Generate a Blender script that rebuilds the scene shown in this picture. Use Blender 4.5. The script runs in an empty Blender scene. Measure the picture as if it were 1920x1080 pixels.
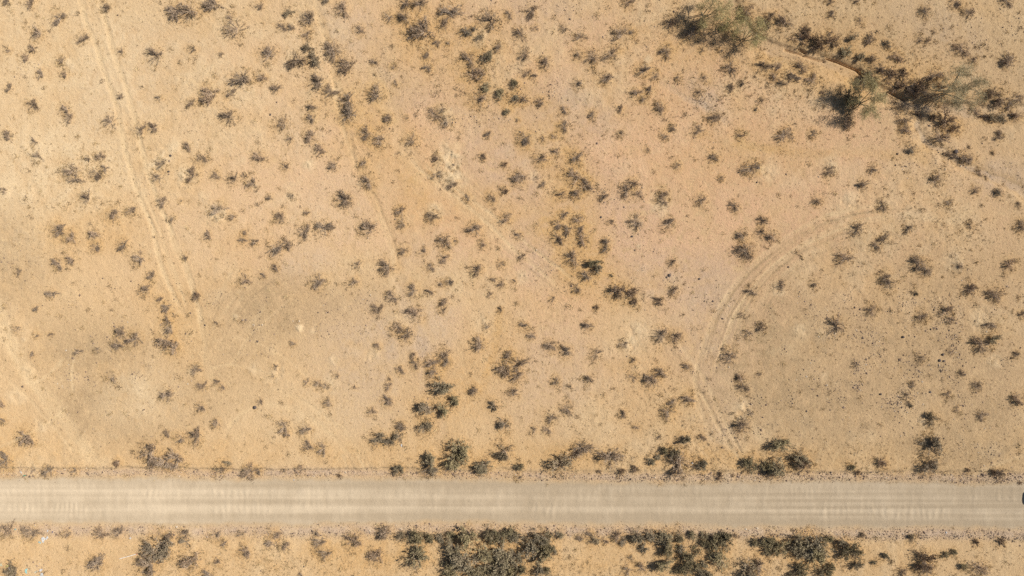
import bpy, math, random
import numpy as np

# ------------------------------------------------------------------ camera, sky, sun, exposure
scene = bpy.context.scene
COL = scene.collection
H_CAM = 90.0                      # drone height in metres
S = 135.0 / 1920.0                # metres on the ground per photo pixel
cam_d = bpy.data.cameras.new('camera')
cam_d.sensor_width = 36.0
cam_d.lens = 24.0
cam_d.clip_end = 6000.0
cam = bpy.data.objects.new('camera', cam_d)
cam.location = (0, 0, H_CAM)
cam.rotation_euler = (0, 0, 0)
COL.objects.link(cam)
scene.camera = cam

SUN_EL = math.radians(43.0)
SUN_AZ = math.radians(15.0)       # from +X towards +Y
w = bpy.data.worlds.new('World')
scene.world = w
w.use_nodes = True
nt = w.node_tree
bg = nt.nodes['Background']
sky = nt.nodes.new('ShaderNodeTexSky')
sky.sky_type = 'NISHITA'
sky.sun_disc = False
sky.sun_elevation = SUN_EL
sky.sun_rotation = math.radians(90.0) - SUN_AZ
nt.links.new(sky.outputs[0], bg.inputs[0])
bg.inputs[1].default_value = 0.058

sd = bpy.data.lights.new('sun', 'SUN')
sd.energy = 4.6
sd.angle = math.radians(0.53)
sd.color = (1.0, 0.945, 0.86)
sun = bpy.data.objects.new('sun', sd)
from mathutils import Vector
sdir = Vector((math.cos(SUN_EL) * math.cos(SUN_AZ), math.cos(SUN_EL) * math.sin(SUN_AZ), math.sin(SUN_EL)))
sun.rotation_euler = sdir.to_track_quat('Z', 'Y').to_euler()
sun.location = sdir * 200
COL.objects.link(sun)

scene.cycles.use_denoising = False
vs = scene.view_settings
vs.view_transform = 'Standard'
vs.look = 'None'
vs.exposure = 0.47
vs.gamma = 1.0
vs.use_curve_mapping = False

R = random.Random(11)
NR = np.random.default_rng(5)


# ------------------------------------------------------------------ helpers
def P(px, py):
    """photo pixel -> ground metres"""
    return (px - 960.0) * S, (540.0 - py) * S


def link(o, parent=None):
    COL.objects.link(o)
    if parent is not None:
        o.parent = parent
    return o


def tag(o, label=None, cat=None, group=None, kind=None):
    if label: o['label'] = label
    if cat: o['category'] = cat
    if group: o['group'] = group
    if kind: o['kind'] = kind
    return o


def np_mesh(name, verts, faces, mat=None, smooth=False):
    """verts (N,3), faces (M,K) with one K for all"""
    me = bpy.data.meshes.new(name)
    verts = np.ascontiguousarray(verts, dtype=np.float32)
    faces = np.ascontiguousarray(faces, dtype=np.int32)
    m, k = faces.shape
    me.vertices.add(len(verts))
    me.vertices.foreach_set('co', verts.ravel())
    me.loops.add(m * k)
    me.loops.foreach_set('vertex_index', faces.ravel())
    me.polygons.add(m)
    me.polygons.foreach_set('loop_start', np.arange(0, m * k, k, dtype=np.int32))
    me.polygons.foreach_set('use_smooth', np.full(m, smooth, dtype=bool))
    me.update(calc_edges=True)
    if mat: me.materials.append(mat)
    return me


class NG:
    """tiny node-tree helper"""
    def __init__(self, mat):
        mat.use_nodes = True
        self.t = mat.node_tree
        self.bsdf = self.t.nodes['Principled BSDF']

    def n(self, typ, **kw):
        nd = self.t.nodes.new(typ)
        for k, v in kw.items():
            setattr(nd, k, v)
        return nd

    def l(self, a, b):
        self.t.links.new(a, b)

    def noise(self, scale, detail=3.0, rough=0.55, co=None, lac=2.0):
        nd = self.n('ShaderNodeTexNoise')
        nd.inputs['Scale'].default_value = scale
        nd.inputs['Detail'].default_value = detail
        nd.inputs['Roughness'].default_value = rough
        if co is not None: self.l(co, nd.inputs['Vector'])
        return nd.outputs['Fac']

    def math(self, op, a, b=None, clamp=False):
        nd = self.n('ShaderNodeMath', operation=op)
        nd.use_clamp = clamp
        for i, v in enumerate((a, b)):
            if v is None: continue
            if isinstance(v, (int, float)): nd.inputs[i].default_value = v
            else: self.l(v, nd.inputs[i])
        return nd.outputs[0]

    def maprange(self, v, a, b, c, d):
        nd = self.n('ShaderNodeMapRange')
        self.l(v, nd.inputs[0])
        for i, q in enumerate((a, b, c, d)): nd.inputs[i + 1].default_value = q
        return nd.outputs[0]

    def mix(self, fac, a, b, mode='MIX'):
        nd = self.n('ShaderNodeMix', data_type='RGBA', blend_type=mode)
        for i, v in ((0, fac), (6, a), (7, b)):
            if isinstance(v, (int, float)): nd.inputs[i].default_value = v
            elif isinstance(v, tuple): nd.inputs[i].default_value = (*v, 1.0)
            else: self.l(v, nd.inputs[i])
        return nd.outputs[2]


def new_mat(name, rough=0.9, spec=0.1):
    m = bpy.data.materials.new(name)
    g = NG(m)
    g.bsdf.inputs['Roughness'].default_value = rough
    g.bsdf.inputs['Specular IOR Level'].default_value = spec
    return m, g


# ------------------------------------------------------------------ the terrain grid
STEP = 0.13
HX, HY = 73.0, 42.5
xs_in = np.arange(-HX, HX + STEP * .5, STEP)
ys_in = np.arange(-HY, HY + STEP * .5, STEP)


def graded(a):
    out, d, p = [], STEP * 2, a[-1]
    while p < 2600:
        p += d
        out.append(p)
        d *= 1.32
    out = np.array(out)
    return np.concatenate([-out[::-1], a, out])


xs, ys = graded(xs_in), graded(ys_in)
X, Y = np.meshgrid(xs, ys)
PXg = 960 + X / S
PYg = 540 - Y / S
inner = (np.abs(X) < HX + .01) & (np.abs(Y) < HY + .01)


def vnoise(scale, seed, gx=None, gy=None):
    """smooth value noise in -1..1 with feature size `scale` metres on a tensor grid"""
    gx = xs if gx is None else gx
    gy = ys if gy is None else gy
    rs = np.random.default_rng(seed)
    n = 512
    G = rs.random((n, n)) * 2 - 1
    ux = (gx / scale) + 7000.3
    uy = (gy / scale) + 7000.7
    ix, iy = np.floor(ux).astype(int), np.floor(uy).astype(int)
    fx, fy = ux - ix, uy - iy
    fx = fx * fx * (3 - 2 * fx)
    fy = (fy * fy * (3 - 2 * fy))[:, None]
    i0, i1, j0, j1 = ix % n, (ix + 1) % n, iy % n, (iy + 1) % n
    a = G[np.ix_(j0, i0)] * (1 - fx) + G[np.ix_(j0, i1)] * fx
    b = G[np.ix_(j1, i0)] * (1 - fx) + G[np.ix_(j1, i1)] * fx
    return a * (1 - fy) + b * fy


def fbm(scale, seed, octs=4, rough=.55):
    o, a, t = 0, 1.0, 0
    for k in range(octs):
        o = o + a * vnoise(scale / 2 ** k, seed + 17 * k)
        t += a
        a *= rough
    return o / t


def sstep(a, b, v):
    t = np.clip((v - a) / (b - a), 0, 1)
    return t * t * (3 - 2 * t)


def catmull(pts, n=7):
    p = np.array(pts, float)
    p = np.vstack([2 * p[0] - p[1], p, 2 * p[-1] - p[-2]])
    out = []
    for i in range(1, len(p) - 2):
        for t in np.linspace(0, 1, n, endpoint=False):
            a, b, c, d = p[i - 1], p[i], p[i + 1], p[i + 2]
            out.append(.5 * ((2 * b) + (-a + c) * t + (2 * a - 5 * b + 4 * c - d) * t ** 2 + (-a + 3 * b - 3 * c + d) * t ** 3))
    out.append(p[-2])
    return np.array(out)


WX = fbm(2.2, 91, 3) * 4.0          # warp in pixels
WY = fbm(2.2, 92, 3) * 4.0
Wpx, Wpy = PXg + WX, PYg + WY
pxs, pys = 960 + xs / S, 540 - ys / S


def dist_field(pts, reach, warp=1.0, n=7, side=False):
    """distance in pixels to a smooth polyline, only filled within `reach`; also the run 0..1 along it"""
    D = np.full(X.shape, 1e4)
    T = np.zeros(X.shape)
    SD = np.zeros(X.shape)
    c = catmull(pts, n)
    m = len(c) - 1
    rr = reach + 8
    for i in range(m):
        a, b = c[i], c[i + 1]
        jx = np.where((pxs > min(a[0], b[0]) - rr) & (pxs < max(a[0], b[0]) + rr))[0]
        jy = np.where((pys > min(a[1], b[1]) - rr) & (pys < max(a[1], b[1]) + rr))[0]
        if not len(jx) or not len(jy): continue
        sl = (slice(jy[0], jy[-1] + 1), slice(jx[0], jx[-1] + 1))
        qx = PXg[sl] + warp * WX[sl]
        qy = PYg[sl] + warp * WY[sl]
        d = b - a
        L = max(d @ d, 1e-6)
        t = np.clip(((qx - a[0]) * d[0] + (qy - a[1]) * d[1]) / L, 0, 1)
        dd = np.hypot(qx - a[0] - t * d[0], qy - a[1] - t * d[1])
        cur = D[sl]
        better = dd < cur
        cur[better] = dd[better]
        tt = T[sl]
        tt[better] = ((i + t) / m)[better]
        ss = SD[sl]
        ss[better] = np.sign(d[0] * (qy - a[1]) - d[1] * (qx - a[0]))[better]
    if side: return D, T, SD
    return D, T


# soil layers: 0..1 masks read by the ground material
pale = np.zeros(X.shape); orange = np.zeros(X.shape); grey = np.zeros(X.shape)
brown = np.zeros(X.shape); track = np.zeros(X.shape); road = np.zeros(X.shape)
dark = np.zeros(X.shape); peach = np.zeros(X.shape)
Z = np.zeros(X.shape)
stone_d = np.full(X.shape, 0.006)
grass_d = np.full(X.shape, 0.08)

nA, nB, nC, nD = fbm(14, 1, 5), fbm(6, 2, 5), fbm(2.2, 3, 4), fbm(0.8, 4, 3)


def blob(layer, px, py, rx, ry, s, rot=0.0, soft=.6, tex=.45):
    c, sn = math.cos(math.radians(rot)), math.sin(math.radians(rot))
    dx, dy = Wpx - px, Wpy - py
    u, v = (dx * c + dy * sn) / rx, (-dx * sn + dy * c) / ry
    d = np.hypot(u, v) + tex * nB * 1.2 + tex * .5 * nC
    layer += s * (1 - sstep(1 - soft, 1 + soft * .6, d)) * np.clip(.8 + .55 * nC + .5 * nD + .3 * nB, 0, 1.35)


# broad soil fields
for a in [(60, 200, 230, 260, .55), (420, 120, 300, 160, .4), (130, 330, 200, 90, .35), (480, 330, 220, 110, .35), (240, 745, 60, 55, .5),
          (290, 750, 55, 60, .35), (330, 480, 90, 60, .3), (620, 450, 120, 70, .3), (560, 780, 130, 60, .25), (1180, 620, 70, 60, .3), (830, 560, 130, 90, .25)]:
    blob(pale, *a)
for a in [(690, 110, 60, 100, .6, -25), (620, 60, 30, 60, .5, -15), (740, 160, 60, 40, .5, 20), (880, 170, 120, 80, .35, 0), (960, 300, 130, 110, .65, 10), (1090, 210, 110, 70, .5, 0),
          (1010, 470, 60, 70, .5, 0), (1130, 390, 120, 80, .35, 0), (1240, 520, 110, 60, .45, 0), (640, 390, 90, 60, .3, 0), (560, 490, 70, 40, .45, 0), (560, 230, 60, 60, .35, 0),
          (1000, 30, 120, 60, .35, 0), (1120, 150, 80, 50, .3, 0), (800, 480, 70, 60, .3, 0), (1320, 180, 60, 30, .55, 40), (1880, 330, 60, 30, .6, 0), (1760, 60, 110, 60, .35, 20),
          (1330, 620, 70, 120, .55, 10), (1360, 780, 50, 90, .45, -25), (700, 660, 120, 140, .4, 0), (820, 640, 40, 110, .5, 0), (1050, 700, 120, 90, .35, 0), (300, 130, 120, 90, .25, 0), (170, 190, 60, 70, .35, 0)]:
    blob(grey, *a)
for a in [(20, 470, 80, 130, .75), (200, 690, 130, 70, .6), (230, 780, 140, 70, .75), (150, 640, 120, 60, .5), (470, 590, 110, 90, .6), (560, 560, 120, 60, .45), (1600, 700, 260, 160, .55), (1800, 640, 180, 160, .45),
          (1480, 600, 120, 110, .45), (1830, 840, 130, 70, .6), (1500, 780, 150, 90, .45), (1640, 480, 220, 70, .3), (1560, 60, 260, 80, .3), (700, 560, 90, 50, .25), (1880, 160, 90, 110, .35), (1700, 860, 200, 40, .25), (420, 720, 90, 60, .35)]:
    blob(brown, *a[:4], a[4] * .95)
for a in [(640, 190, 110, 60, .7, 0), (780, 100, 110, 80, .6, 0), (910, 150, 70, 110, .6, 10), (1000, 230, 60, 80, .6, 0), (1060, 350, 60, 110, .7, 0), (1080, 470, 60, 70, .7, 0), (1120, 530, 90, 50, .6, 20),
          (110, 130, 50, 70, .6, 0), (170, 330, 60, 60, .7, 0), (120, 430, 110, 70, .4, 0), (240, 410, 60, 60, .45, 0), (330, 580, 60, 110, .55, -15), (330, 320, 90, 60, .4, 0), (730, 320, 60, 160, .55, -25), (820, 330, 70, 110, .45, -35),
          (940, 400, 100, 50, .5, 20), (1200, 160, 120, 100, .4, 0), (1170, 600, 60, 90, .45, 0), (920, 660, 60, 110, .55, 5), (820, 740, 70, 90, .5, 0), (1240, 740, 120, 90, .4, 0), (1600, 860, 300, 40, .6, 0), (1300, 860, 240, 30, .6, 0),
          (880, 860, 260, 40, .55, 0), (300, 850, 320, 40, .4, 0), (1500, 130, 130, 60, .6, 15), (1700, 140, 130, 60, .6, 10), (1600, 60, 120, 40, .4, 10), (1320, 60, 110, 60, .55, 0), (1440, 260, 130, 60, .3, 0), (1200, 1050, 900, 45, .25, 0), (350, 1050, 420, 40, .3, 0),
          (1150, 1050, 110, 35, .4, 0), (700, 1050, 160, 40, .45, 0), (1740, 520, 200, 50, .3, 0), (1350, 300, 160, 60, .35, 0), (60, 900, 90, 30, .5, 0), (20, 830, 60, 60, .5, 0)]:
    blob(orange, *a)
for a in [(950, 220, 520, 300, .62), (1280, 330, 420, 280, .6), (640, 300, 300, 260, .35), (1120, 600, 320, 170, .4), (1650, 300, 320, 200, .35), (1700, 600, 300, 200, .3), (420, 420, 260, 160, .25)]:
    blob(peach, *a)
# burrow diggings: pale soft soil heaps
DIG = [(310, 290, 26), (330, 275, 20), (345, 330, 24), (290, 315, 18), (10, 350, 26), (405, 400, 22), (130, 122, 14), (440, 45, 18), (835, 288, 32), (850, 300, 22), (840, 330, 26), (862, 340, 22), (580, 310, 16), (545, 370, 16), (815, 390, 18), (900, 70, 20),
       (1240, 385, 24), (1190, 425, 22), (1590, 370, 26), (1560, 310, 22), (1445, 320, 22), (1180, 645, 26), (1195, 620, 30), (1390, 770, 26), (1790, 490, 26), (1460, 545, 18), (1905, 190, 16), (1840, 600, 26), (835, 215, 22), (630, 170, 22), (1215, 110, 12),
       (520, 700, 20), (620, 720, 22), (700, 665, 16), (625, 675, 12), (905, 605, 30), (480, 690, 15), (60, 880, 18), (310, 620, 16), (360, 700, 14), (560, 615, 10), (565, 615, 8), (590, 620, 8), (442, 592, 8), (45, 635, 10), (52, 695, 12), (80, 800, 16), (30, 740, 20), (1730, 790, 16), (1870, 680, 18), (1545, 705, 8), (1570, 720, 6), (1500, 620, 18), (980, 520, 14), (1000, 330, 10), (1200, 462, 8)]
for px, py, r in DIG:
    dx, dy = Wpx - px, Wpy - py
    d = np.hypot(dx, dy) / r + .75 * nC + .5 * nD
    k = 1 - sstep(.25, 1.15, d)
    pale += .7 * k * np.clip(.75 + .9 * nD, 0, 1)
    Z += .03 * k + .13 * k * nD

# gullies, wheel tracks and strokes: (points, half width px, layer, strength, depth m, streakiness)
STROKES = [
    # the twin tracks, upper left
    ([(152, 0), (162, 45), (175, 75), (186, 107), (200, 150), (210, 175), (220, 207), (232, 270), (244, 315), (255, 352), (272, 395), (285, 430), (300, 495), (322, 545), (345, 590)], 5.5, track, .95, .07),
    ([(185, -5), (200, 50), (212, 95), (225, 132), (237, 170), (250, 212), (262, 262), (277, 320), (290, 362), (300, 390), (315, 420), (325, 455), (342, 490), (357, 532), (372, 580), (380, 640)], 5.5, track, .95, .07),
    ([(262, 345), (290, 410), (312, 470), (335, 530), (350, 575)], 3.2, track, .6, .03),
    ([(305, 400), (330, 450), (352, 500), (368, 545)], 3.0, track, .6, .04),
    ([(275, 400), (300, 455), (322, 510), (340, 550)], 2.6, track, .5, .03),
    ([(375, 590), (388, 680), (398, 730)], 9, track, .35, .02),
    # central sandy gully and its eroded edge
    ([(596, 20), (610, 70), (636, 180), (650, 260), (672, 320), (690, 350), (712, 400), (730, 440), (742, 480), (750, 530)], 10, orange, .5, .08),
    ([(590, 0), (605, 60), (622, 130), (640, 230), (655, 280), (668, 320)], 4, track, .4, .06),
    ([(686, 350), (706, 375), (718, 405), (728, 432), (738, 455), (746, 490)], 2.6, brown, .5, .07),
    ([(657, 250), (662, 290), (668, 320)], 3, brown, .6, .10),
    ([(710, 400), (722, 430), (734, 470), (741, 510)], 6, pale, .35, -.01),
    ([(700, 120), (735, 220), (762, 290), (800, 335), (850, 365), (905, 405), (950, 450), (1010, 500)], 16, track, .35, .05),
    ([(770, 300), (815, 340), (860, 372), (915, 420), (965, 468), (1010, 505), (1060, 550)], 3.4, track, .65, .05),
    ([(800, 310), (850, 350), (920, 400), (985, 455), (1030, 490), (1075, 525)], 3.4, track, .65, .05),
    ([(930, 450), (975, 490), (1020, 525), (1055, 552)], 1.8, brown, .7, .05),
    ([(990, 460), (1030, 490), (1065, 512)], 1.8, brown, .7, .05),
    ([(750, 530), (770, 590), (790, 650), (800, 720), (820, 780), (825, 840)], 14, grey, .6, .08),
    ([(690, 560), (720, 620), (740, 680)], 12, grey, .3, .03),
    ([(935, 580), (930, 640), (915, 690), (905, 730)], 8, orange, .6, .06),
    # tracks into the road, left
    ([(-10, 560), (20, 640), (60, 710), (105, 765), (150, 830), (185, 870)], 13, track, .75, .04),
    ([(-10, 610), (30, 680), (70, 740), (110, 800)], 6, track, .5, .03),
    ([(40, 716), (60, 718), (85, 706), (104, 690), (112, 675)], 3, track, .8, .03),
    ([(116, 674), (111, 688)], 3.5, track, .95, .03),
    ([(139, 672), (135, 700), (137, 738)], 2.6, track, .9, .03),
    ([(500, 757), (540, 765), (590, 790), (630, 825), (660, 860)], 5, track, .55, .03),
    ([(480, 700), (540, 740), (590, 765), (650, 815), (690, 870)], 6, track, .35, .03),
    ([(395, 690), (430, 684), (470, 690), (520, 706)], 3, track, .5, .02),
    ([(425, 810), (440, 790), (465, 770), (490, 755)], 4, track, .5, .03),
    ([(640, 850), (648, 866), (652, 884)], 2.4, track, .9, .04), ([(652, 852), (660, 868), (668, 884)], 2.0, brown, .8, .05),
    ([(668, 850), (678, 868), (686, 886)], 2.2, track, .8, .04), ([(682, 852), (692, 874), (700, 886)], 1.8, brown, .6, .04),
    ([(475, 545), (440, 590), (405, 630), (385, 660)], 5, brown, .45, .03), ([(500, 570), (470, 610), (430, 650)], 4, track, .35, .03),
    ([(460, 530), (425, 580), (395, 620)], 3, track, .4, .03), ([(530, 540), (480, 590), (470, 620)], 3, brown, .4, .03),
    ([(440, 500), (410, 555), (385, 600)], 4, track, .35, .02), ([(455, 555), (440, 580), (432, 605)], 3, track, .45, .02),
    # the curved tracks, right
    ([(1672, 384), (1600, 392), (1540, 410), (1480, 442), (1430, 480), (1390, 520), (1350, 575), (1322, 640), (1305, 700), (1310, 760), (1330, 810)], 4.5, track, .6, .08),
    ([(1660, 395), (1590, 405), (1520, 430), (1465, 463), (1415, 505), (1372, 555), (1342, 610), (1325, 670)], 2.2, brown, .8, .08),
    ([(1610, 425), (1550, 440), (1490, 470), (1445, 505), (1405, 550), (1375, 600), (1352, 660), (1340, 700)], 4.5, track, .55, .07),
    ([(1585, 437), (1520, 465), (1470, 495), (1425, 540), (1392, 590), (1370, 650)], 2.0, brown, .8, .07),
    ([(1560, 455), (1500, 490), (1455, 530), (1420, 580)], 5, track, .35, .04),
    ([(1445, 475), (1402, 515), (1362, 566), (1333, 625), (1315, 690)], 2.0, brown, .7, .06),
    ([(1400, 600), (1375, 650), (1362, 700)], 2.4, brown, .5, .05),
    ([(1740, 398), (1680, 392), (1620, 398), (1560, 415), (1500, 446), (1448, 486), (1408, 530), (1372, 585), (1345, 645)], 2.0, brown, .6, .06),
    ([(1790, 415), (1720, 412), (1650, 412), (1590, 425), (1530, 450), (1478, 484), (1436, 525), (1402, 575), (1380, 630)], 2.4, track, .5, .05),
    ([(1640, 440), (1580, 455), (1530, 480), (1486, 512), (1450, 555), (1425, 600)], 2.0, brown, .5, .05),
    ([(1690, 402), (1610, 412), (1540, 437), (1485, 470), (1436, 512), (1396, 560), (1364, 618), (1345, 680)], 2.2, track, .6, .06),
    ([(420, 560), (400, 600), (385, 650), (380, 700)], 2.2, brown, .5, .05), ([(520, 520), (470, 560), (430, 610), (410, 660)], 2.2, brown, .5, .05),
    ([(545, 560), (500, 600), (460, 640), (430, 690)], 2.4, track, .5, .04), ([(400, 640), (440, 632), (500, 650), (560, 690), (600, 740)], 2.4, track, .5, .04),
    ([(430, 720), (490, 722), (550, 742), (610, 780), (655, 830)], 2.2, brown, .4, .04), ([(0, 700), (50, 745), (100, 800), (140, 850)], 3, track, .6, .04),
    ([(130, 760), (80, 800), (20, 830), (-10, 845)], 3, track, .5, .03), ([(140, 830), (160, 800), (170, 770)], 3, brown, .5, .03),
    ([(840, 300), (900, 360), (960, 410), (1030, 460), (1100, 500)], 2.2, brown, .4, .04),
    ([(1255, 655), (1280, 680), (1305, 720), (1330, 765), (1352, 810), (1372, 850)], 3.2, brown, .55, .07),
    ([(1270, 640), (1300, 680), (1330, 730), (1355, 785), (1385, 840)], 4, track, .6, .06),
    ([(1310, 730), (1335, 780), (1365, 830), (1392, 868)], 3.2, track, .6, .06),
    ([(1325, 830), (1338, 850), (1350, 868)], 2.0, brown, .9, .10), ([(1372, 815), (1388, 845)], 2.0, brown, .8, .08), ([(1300, 828), (1330, 862)], 2.2, track, .6, .05),
    ([(1350, 700), (1400, 760), (1425, 830), (1440, 870)], 6, track, .4, .03),
    ([(1810, 880), (1850, 860), (1930, 822)], 6, brown, .6, .05), ([(1830, 890), (1880, 868), (1930, 850)], 5, track, .5, .04),
    ([(1645, 850), (1650, 880)], 3, track, .4, .02), ([(1680, 840), (1683, 880)], 3, track, .4, .02),
    ([(1560, 870), (1580, 835), (1600, 800)], 3, track, .3, .02),
    ([(1380, 270), (1500, 285), (1650, 290), (1750, 300)], 9, orange, .5, .03),
    ([(1650, 400), (1720, 405), (1800, 420)], 8, pale, .3, .02),
    ([(1200, 120), (1250, 160), (1290, 185), (1330, 205), (1370, 240)], 6, grey, .7, .08),
    ([(1150, 350), (1100, 330), (1060, 280), (1040, 220)], 10, orange, .35, .03),
]
for si, (pts, hw, layer, st, dep) in enumerate(STROKES):
    if si > 4:
        st, dep, hw = st * .85, dep * .7, hw * 1.12
    D, T = dist_field(pts, hw * 2.6, .55 if hw < 6 else 1.0)
    br = .75 + .5 * nC + .3 * nD
    D = D + hw * (.28 * nD + .2 * nC)
    k = 1.0 * (1 - sstep(.35, 1.25, D / hw)) * np.clip(br + .3 * nB, .1, 1.25) * sstep(0, .06, T + .03) * (1 - sstep(.9, 1.0, T) * .8)
    layer += st * k
    Z -= .75 * dep * (1 - sstep(.3, 1.2, D / hw)) * np.clip(.8 + .8 * nC, .1, 1.3)
    if layer is track or layer is brown:
        Z += .2 * dep * np.exp(-((D / hw - 1.5) / .4) ** 2)

# the wash with its cut bank, upper right
WASH = [([(1368, -20), (1374, 10), (1388, 38), (1408, 66), (1440, 86), (1478, 98), (1520, 110), (1565, 116), (1604, 134), (1630, 158), (1660, 172), (1690, 186), (1725, 196), (1770, 203), (1830, 206), (1940, 206)], 12, .38),
        ([(1722, 196), (1720, 232), (1738, 266), (1775, 288), (1820, 312), (1870, 335), (1930, 362)], 6, .08)]
for pts, hw, dep in WASH:
    D, T, sg = dist_field(pts, hw * 4.2, 1.7, 9, True)
    q = (D + 3.2 * nC + 1.2 * nD) / hw
    steep = 1 - sstep(.75, 1.15, q)                      # cut bank on the upper side
    gentle = 1 - sstep(.2, 3.2, q)                       # long slip-off slope on the lower side
    f = sstep(-1, 1, sg * D / 6.0)
    fade = np.clip(.8 + .7 * nB, .45, 1.1)
    Z -= dep * (steep * (1 - f) + gentle * f) * fade + .10 * (1 - sstep(1, 3.4, q))
    grey += .75 * (1 - sstep(.5, 1.2, q)) * np.clip(.6 + 1.2 * nB + .4 * nC, 0, 1)
    pale += .12 * (1 - sstep(.3, 1.0, q)) * np.clip(.4 + nC, 0, 1)
    brown += .5 * np.exp(-((q - 1.15) / .35) ** 2) * (1 - f)
    orange += .3 * (1 - sstep(1, 3.2, q)) * sstep(.8, 1.3, q)
# the sharp overhung edges of the bank
for pts, dep in (([(1474, 92), (1500, 100), (1522, 108), (1548, 114)], .34), ([(1552, 108), (1575, 115), (1594, 123), (1612, 131)], .5), ([(1612, 133), (1628, 150), (1645, 160)], .4), ([(1500, 91), (1512, 98)], .4), ([(1672, 172), (1700, 186)], .4)):
    D, T = dist_field(pts, 9, .25)
    Z -= dep * (1 - sstep(.25, 1.0, D / 3.4))

# the road: edges run a little downhill to the right of the photo
ROAD_N = np.interp(PXg, [-1000, 0, 960, 1920, 3000], [893, 895, 899, 906, 915])
ROAD_S = np.interp(PXg, [-1000, 0, 960, 1920, 3000], [981, 983, 984, 992, 1002])
mid = .5 * (ROAD_N + ROAD_S)
v = (PYg - ROAD_N) / (ROAD_S - ROAD_N)            # 0 north edge .. 1 south edge
ROAD_N = ROAD_N + 3.0 * vnoise(9, 81) + 1.5 * vnoise(3, 82)
ROAD_S = ROAD_S + 3.0 * vnoise(8, 83) + 2.0 * vnoise(3, 84)
edge_px = np.minimum(PYg - ROAD_N, ROAD_S - PYg) + 4.5 * nC + 3.0 * nD + 2.0 * nB
road = sstep(-6, 9, edge_px)
# wheel lanes: paler, slightly hollow, washboarded
lane1 = np.exp(-((v - .34) / .10) ** 2) + .35 * np.exp(-((v - .16) / .05) ** 2)
lane2 = np.exp(-((v - .655) / .11) ** 2)
ridge = np.exp(-((v - .50) / .06) ** 2) + .8 * np.exp(-((v - .86) / .07) ** 2)
long_n = vnoise(1.0, 71, xs / 26, ys / .32) * .6 + vnoise(1.0, 72, xs / 60, ys / .8) * .5
phase = X / .86 + 1.6 * vnoise(6.0, 73, xs, ys * .15) + .25 * vnoise(1.0, 77, xs, ys) + .12 * nC
chat = vnoise(1.0, 78, xs / .34, ys / 1.6) * .6 + vnoise(1.0, 79, xs / .7, ys / 2.2) * .6     # cross chatter left by tyres and grader
wash = np.sin(phase * 2 * math.pi) * sstep(-.25, .35, vnoise(7, 74, xs, ys * 3))
inroad = sstep(0, 8, edge_px)
lanes = np.clip(lane1 + lane2, 0, 1)
left_pale = .30 * (1 - sstep(250, 620, PXg))
road_pale = inroad * np.clip(.10 + left_pale + .42 * lanes * (.7 + .9 * long_n + .4 * nB) - .12 * ridge + .22 * nB + .16 * chat + .25 * long_n + .20 * nC + .16 * nD - .14 * wash * np.clip(.6 + nC + nD, .1, 1.4) * np.clip(lanes + .2, 0, 1), 0, 1)
Z += inroad * (-.018 * lanes + .02 * ridge + .022 * wash * np.clip(.6 + nC + nD, .1, 1.4) * np.clip(lanes + .15, 0, 1) + .008 * long_n + .014 * chat + .010 * nC + .012 * nD)
# thin longitudinal grader lines on the right half
gl = sstep(1250, 1550, PXg) * inroad
Z += gl * .012 * vnoise(1.0, 75, xs / 40, ys / .22)
road_pale = np.clip(road_pale + gl * .35 * vnoise(1.0, 76, xs / 45, ys / .25), 0, 1)
# shoulders with loose stone, the cut bank north of the road and the windrow south of it
sh_n = np.exp(-(((PYg - (ROAD_N - 9)) / 8) ** 2))
sh_s = np.exp(-(((PYg - (ROAD_S + 11)) / 11) ** 2))
shoulder = np.clip(sh_n + sh_s, 0, 1)
grey += .95 * shoulder * np.clip(.9 + .5 * nC, 0, 1)
stone_d += 1.5 * sh_n * np.clip(.6 + .9 * nB + .3 * sstep(700, 1000, PXg), 0, 1) * .75 + 1.5 * sh_s * np.clip(.6 + .8 * nB, 0, 1) * (.55 + .45 * sstep(800, 1100, PXg))
bank_h = .26 * (1 - .55 * sstep(720, 900, PXg) * (1 - .3 * sstep(1300, 1500, PXg)))
bank_line = np.interp(PXg, [-1000, 0, 700, 960, 1920, 3000], [876, 878, 878, 880, 884, 890]) + 3.5 * nC + 2.5 * vnoise(4, 85) + 2 * nD
Z -= bank_h * sstep(-2.0, 2.5, PYg - bank_line) * (1 - sstep(1013, 1030, PYg + 2 * nC))
brown += .5 * np.exp(-((PYg - bank_line - 1) / 2.5) ** 2)  # the bank's shadow line, browned into the soil colour
Z += .09 * np.exp(-(((PYg - (ROAD_S + 13)) / 7) ** 2)) * (1 + .8 * nB + .8 * nC)
Z += .08 * np.exp(-(((PYg - (ROAD_N - 6)) / 4) ** 2)) * np.clip(.5 + nB + .8 * nC, 0, 2)

# general relief
Z += inner * (.06 * nA + .07 * nB + .045 * nC * (1 - .85 * inroad) + .062 * nD * np.clip(.65 + nB + .5 * nA, .15, 1.2) * (1 - .88 * inroad))
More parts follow.
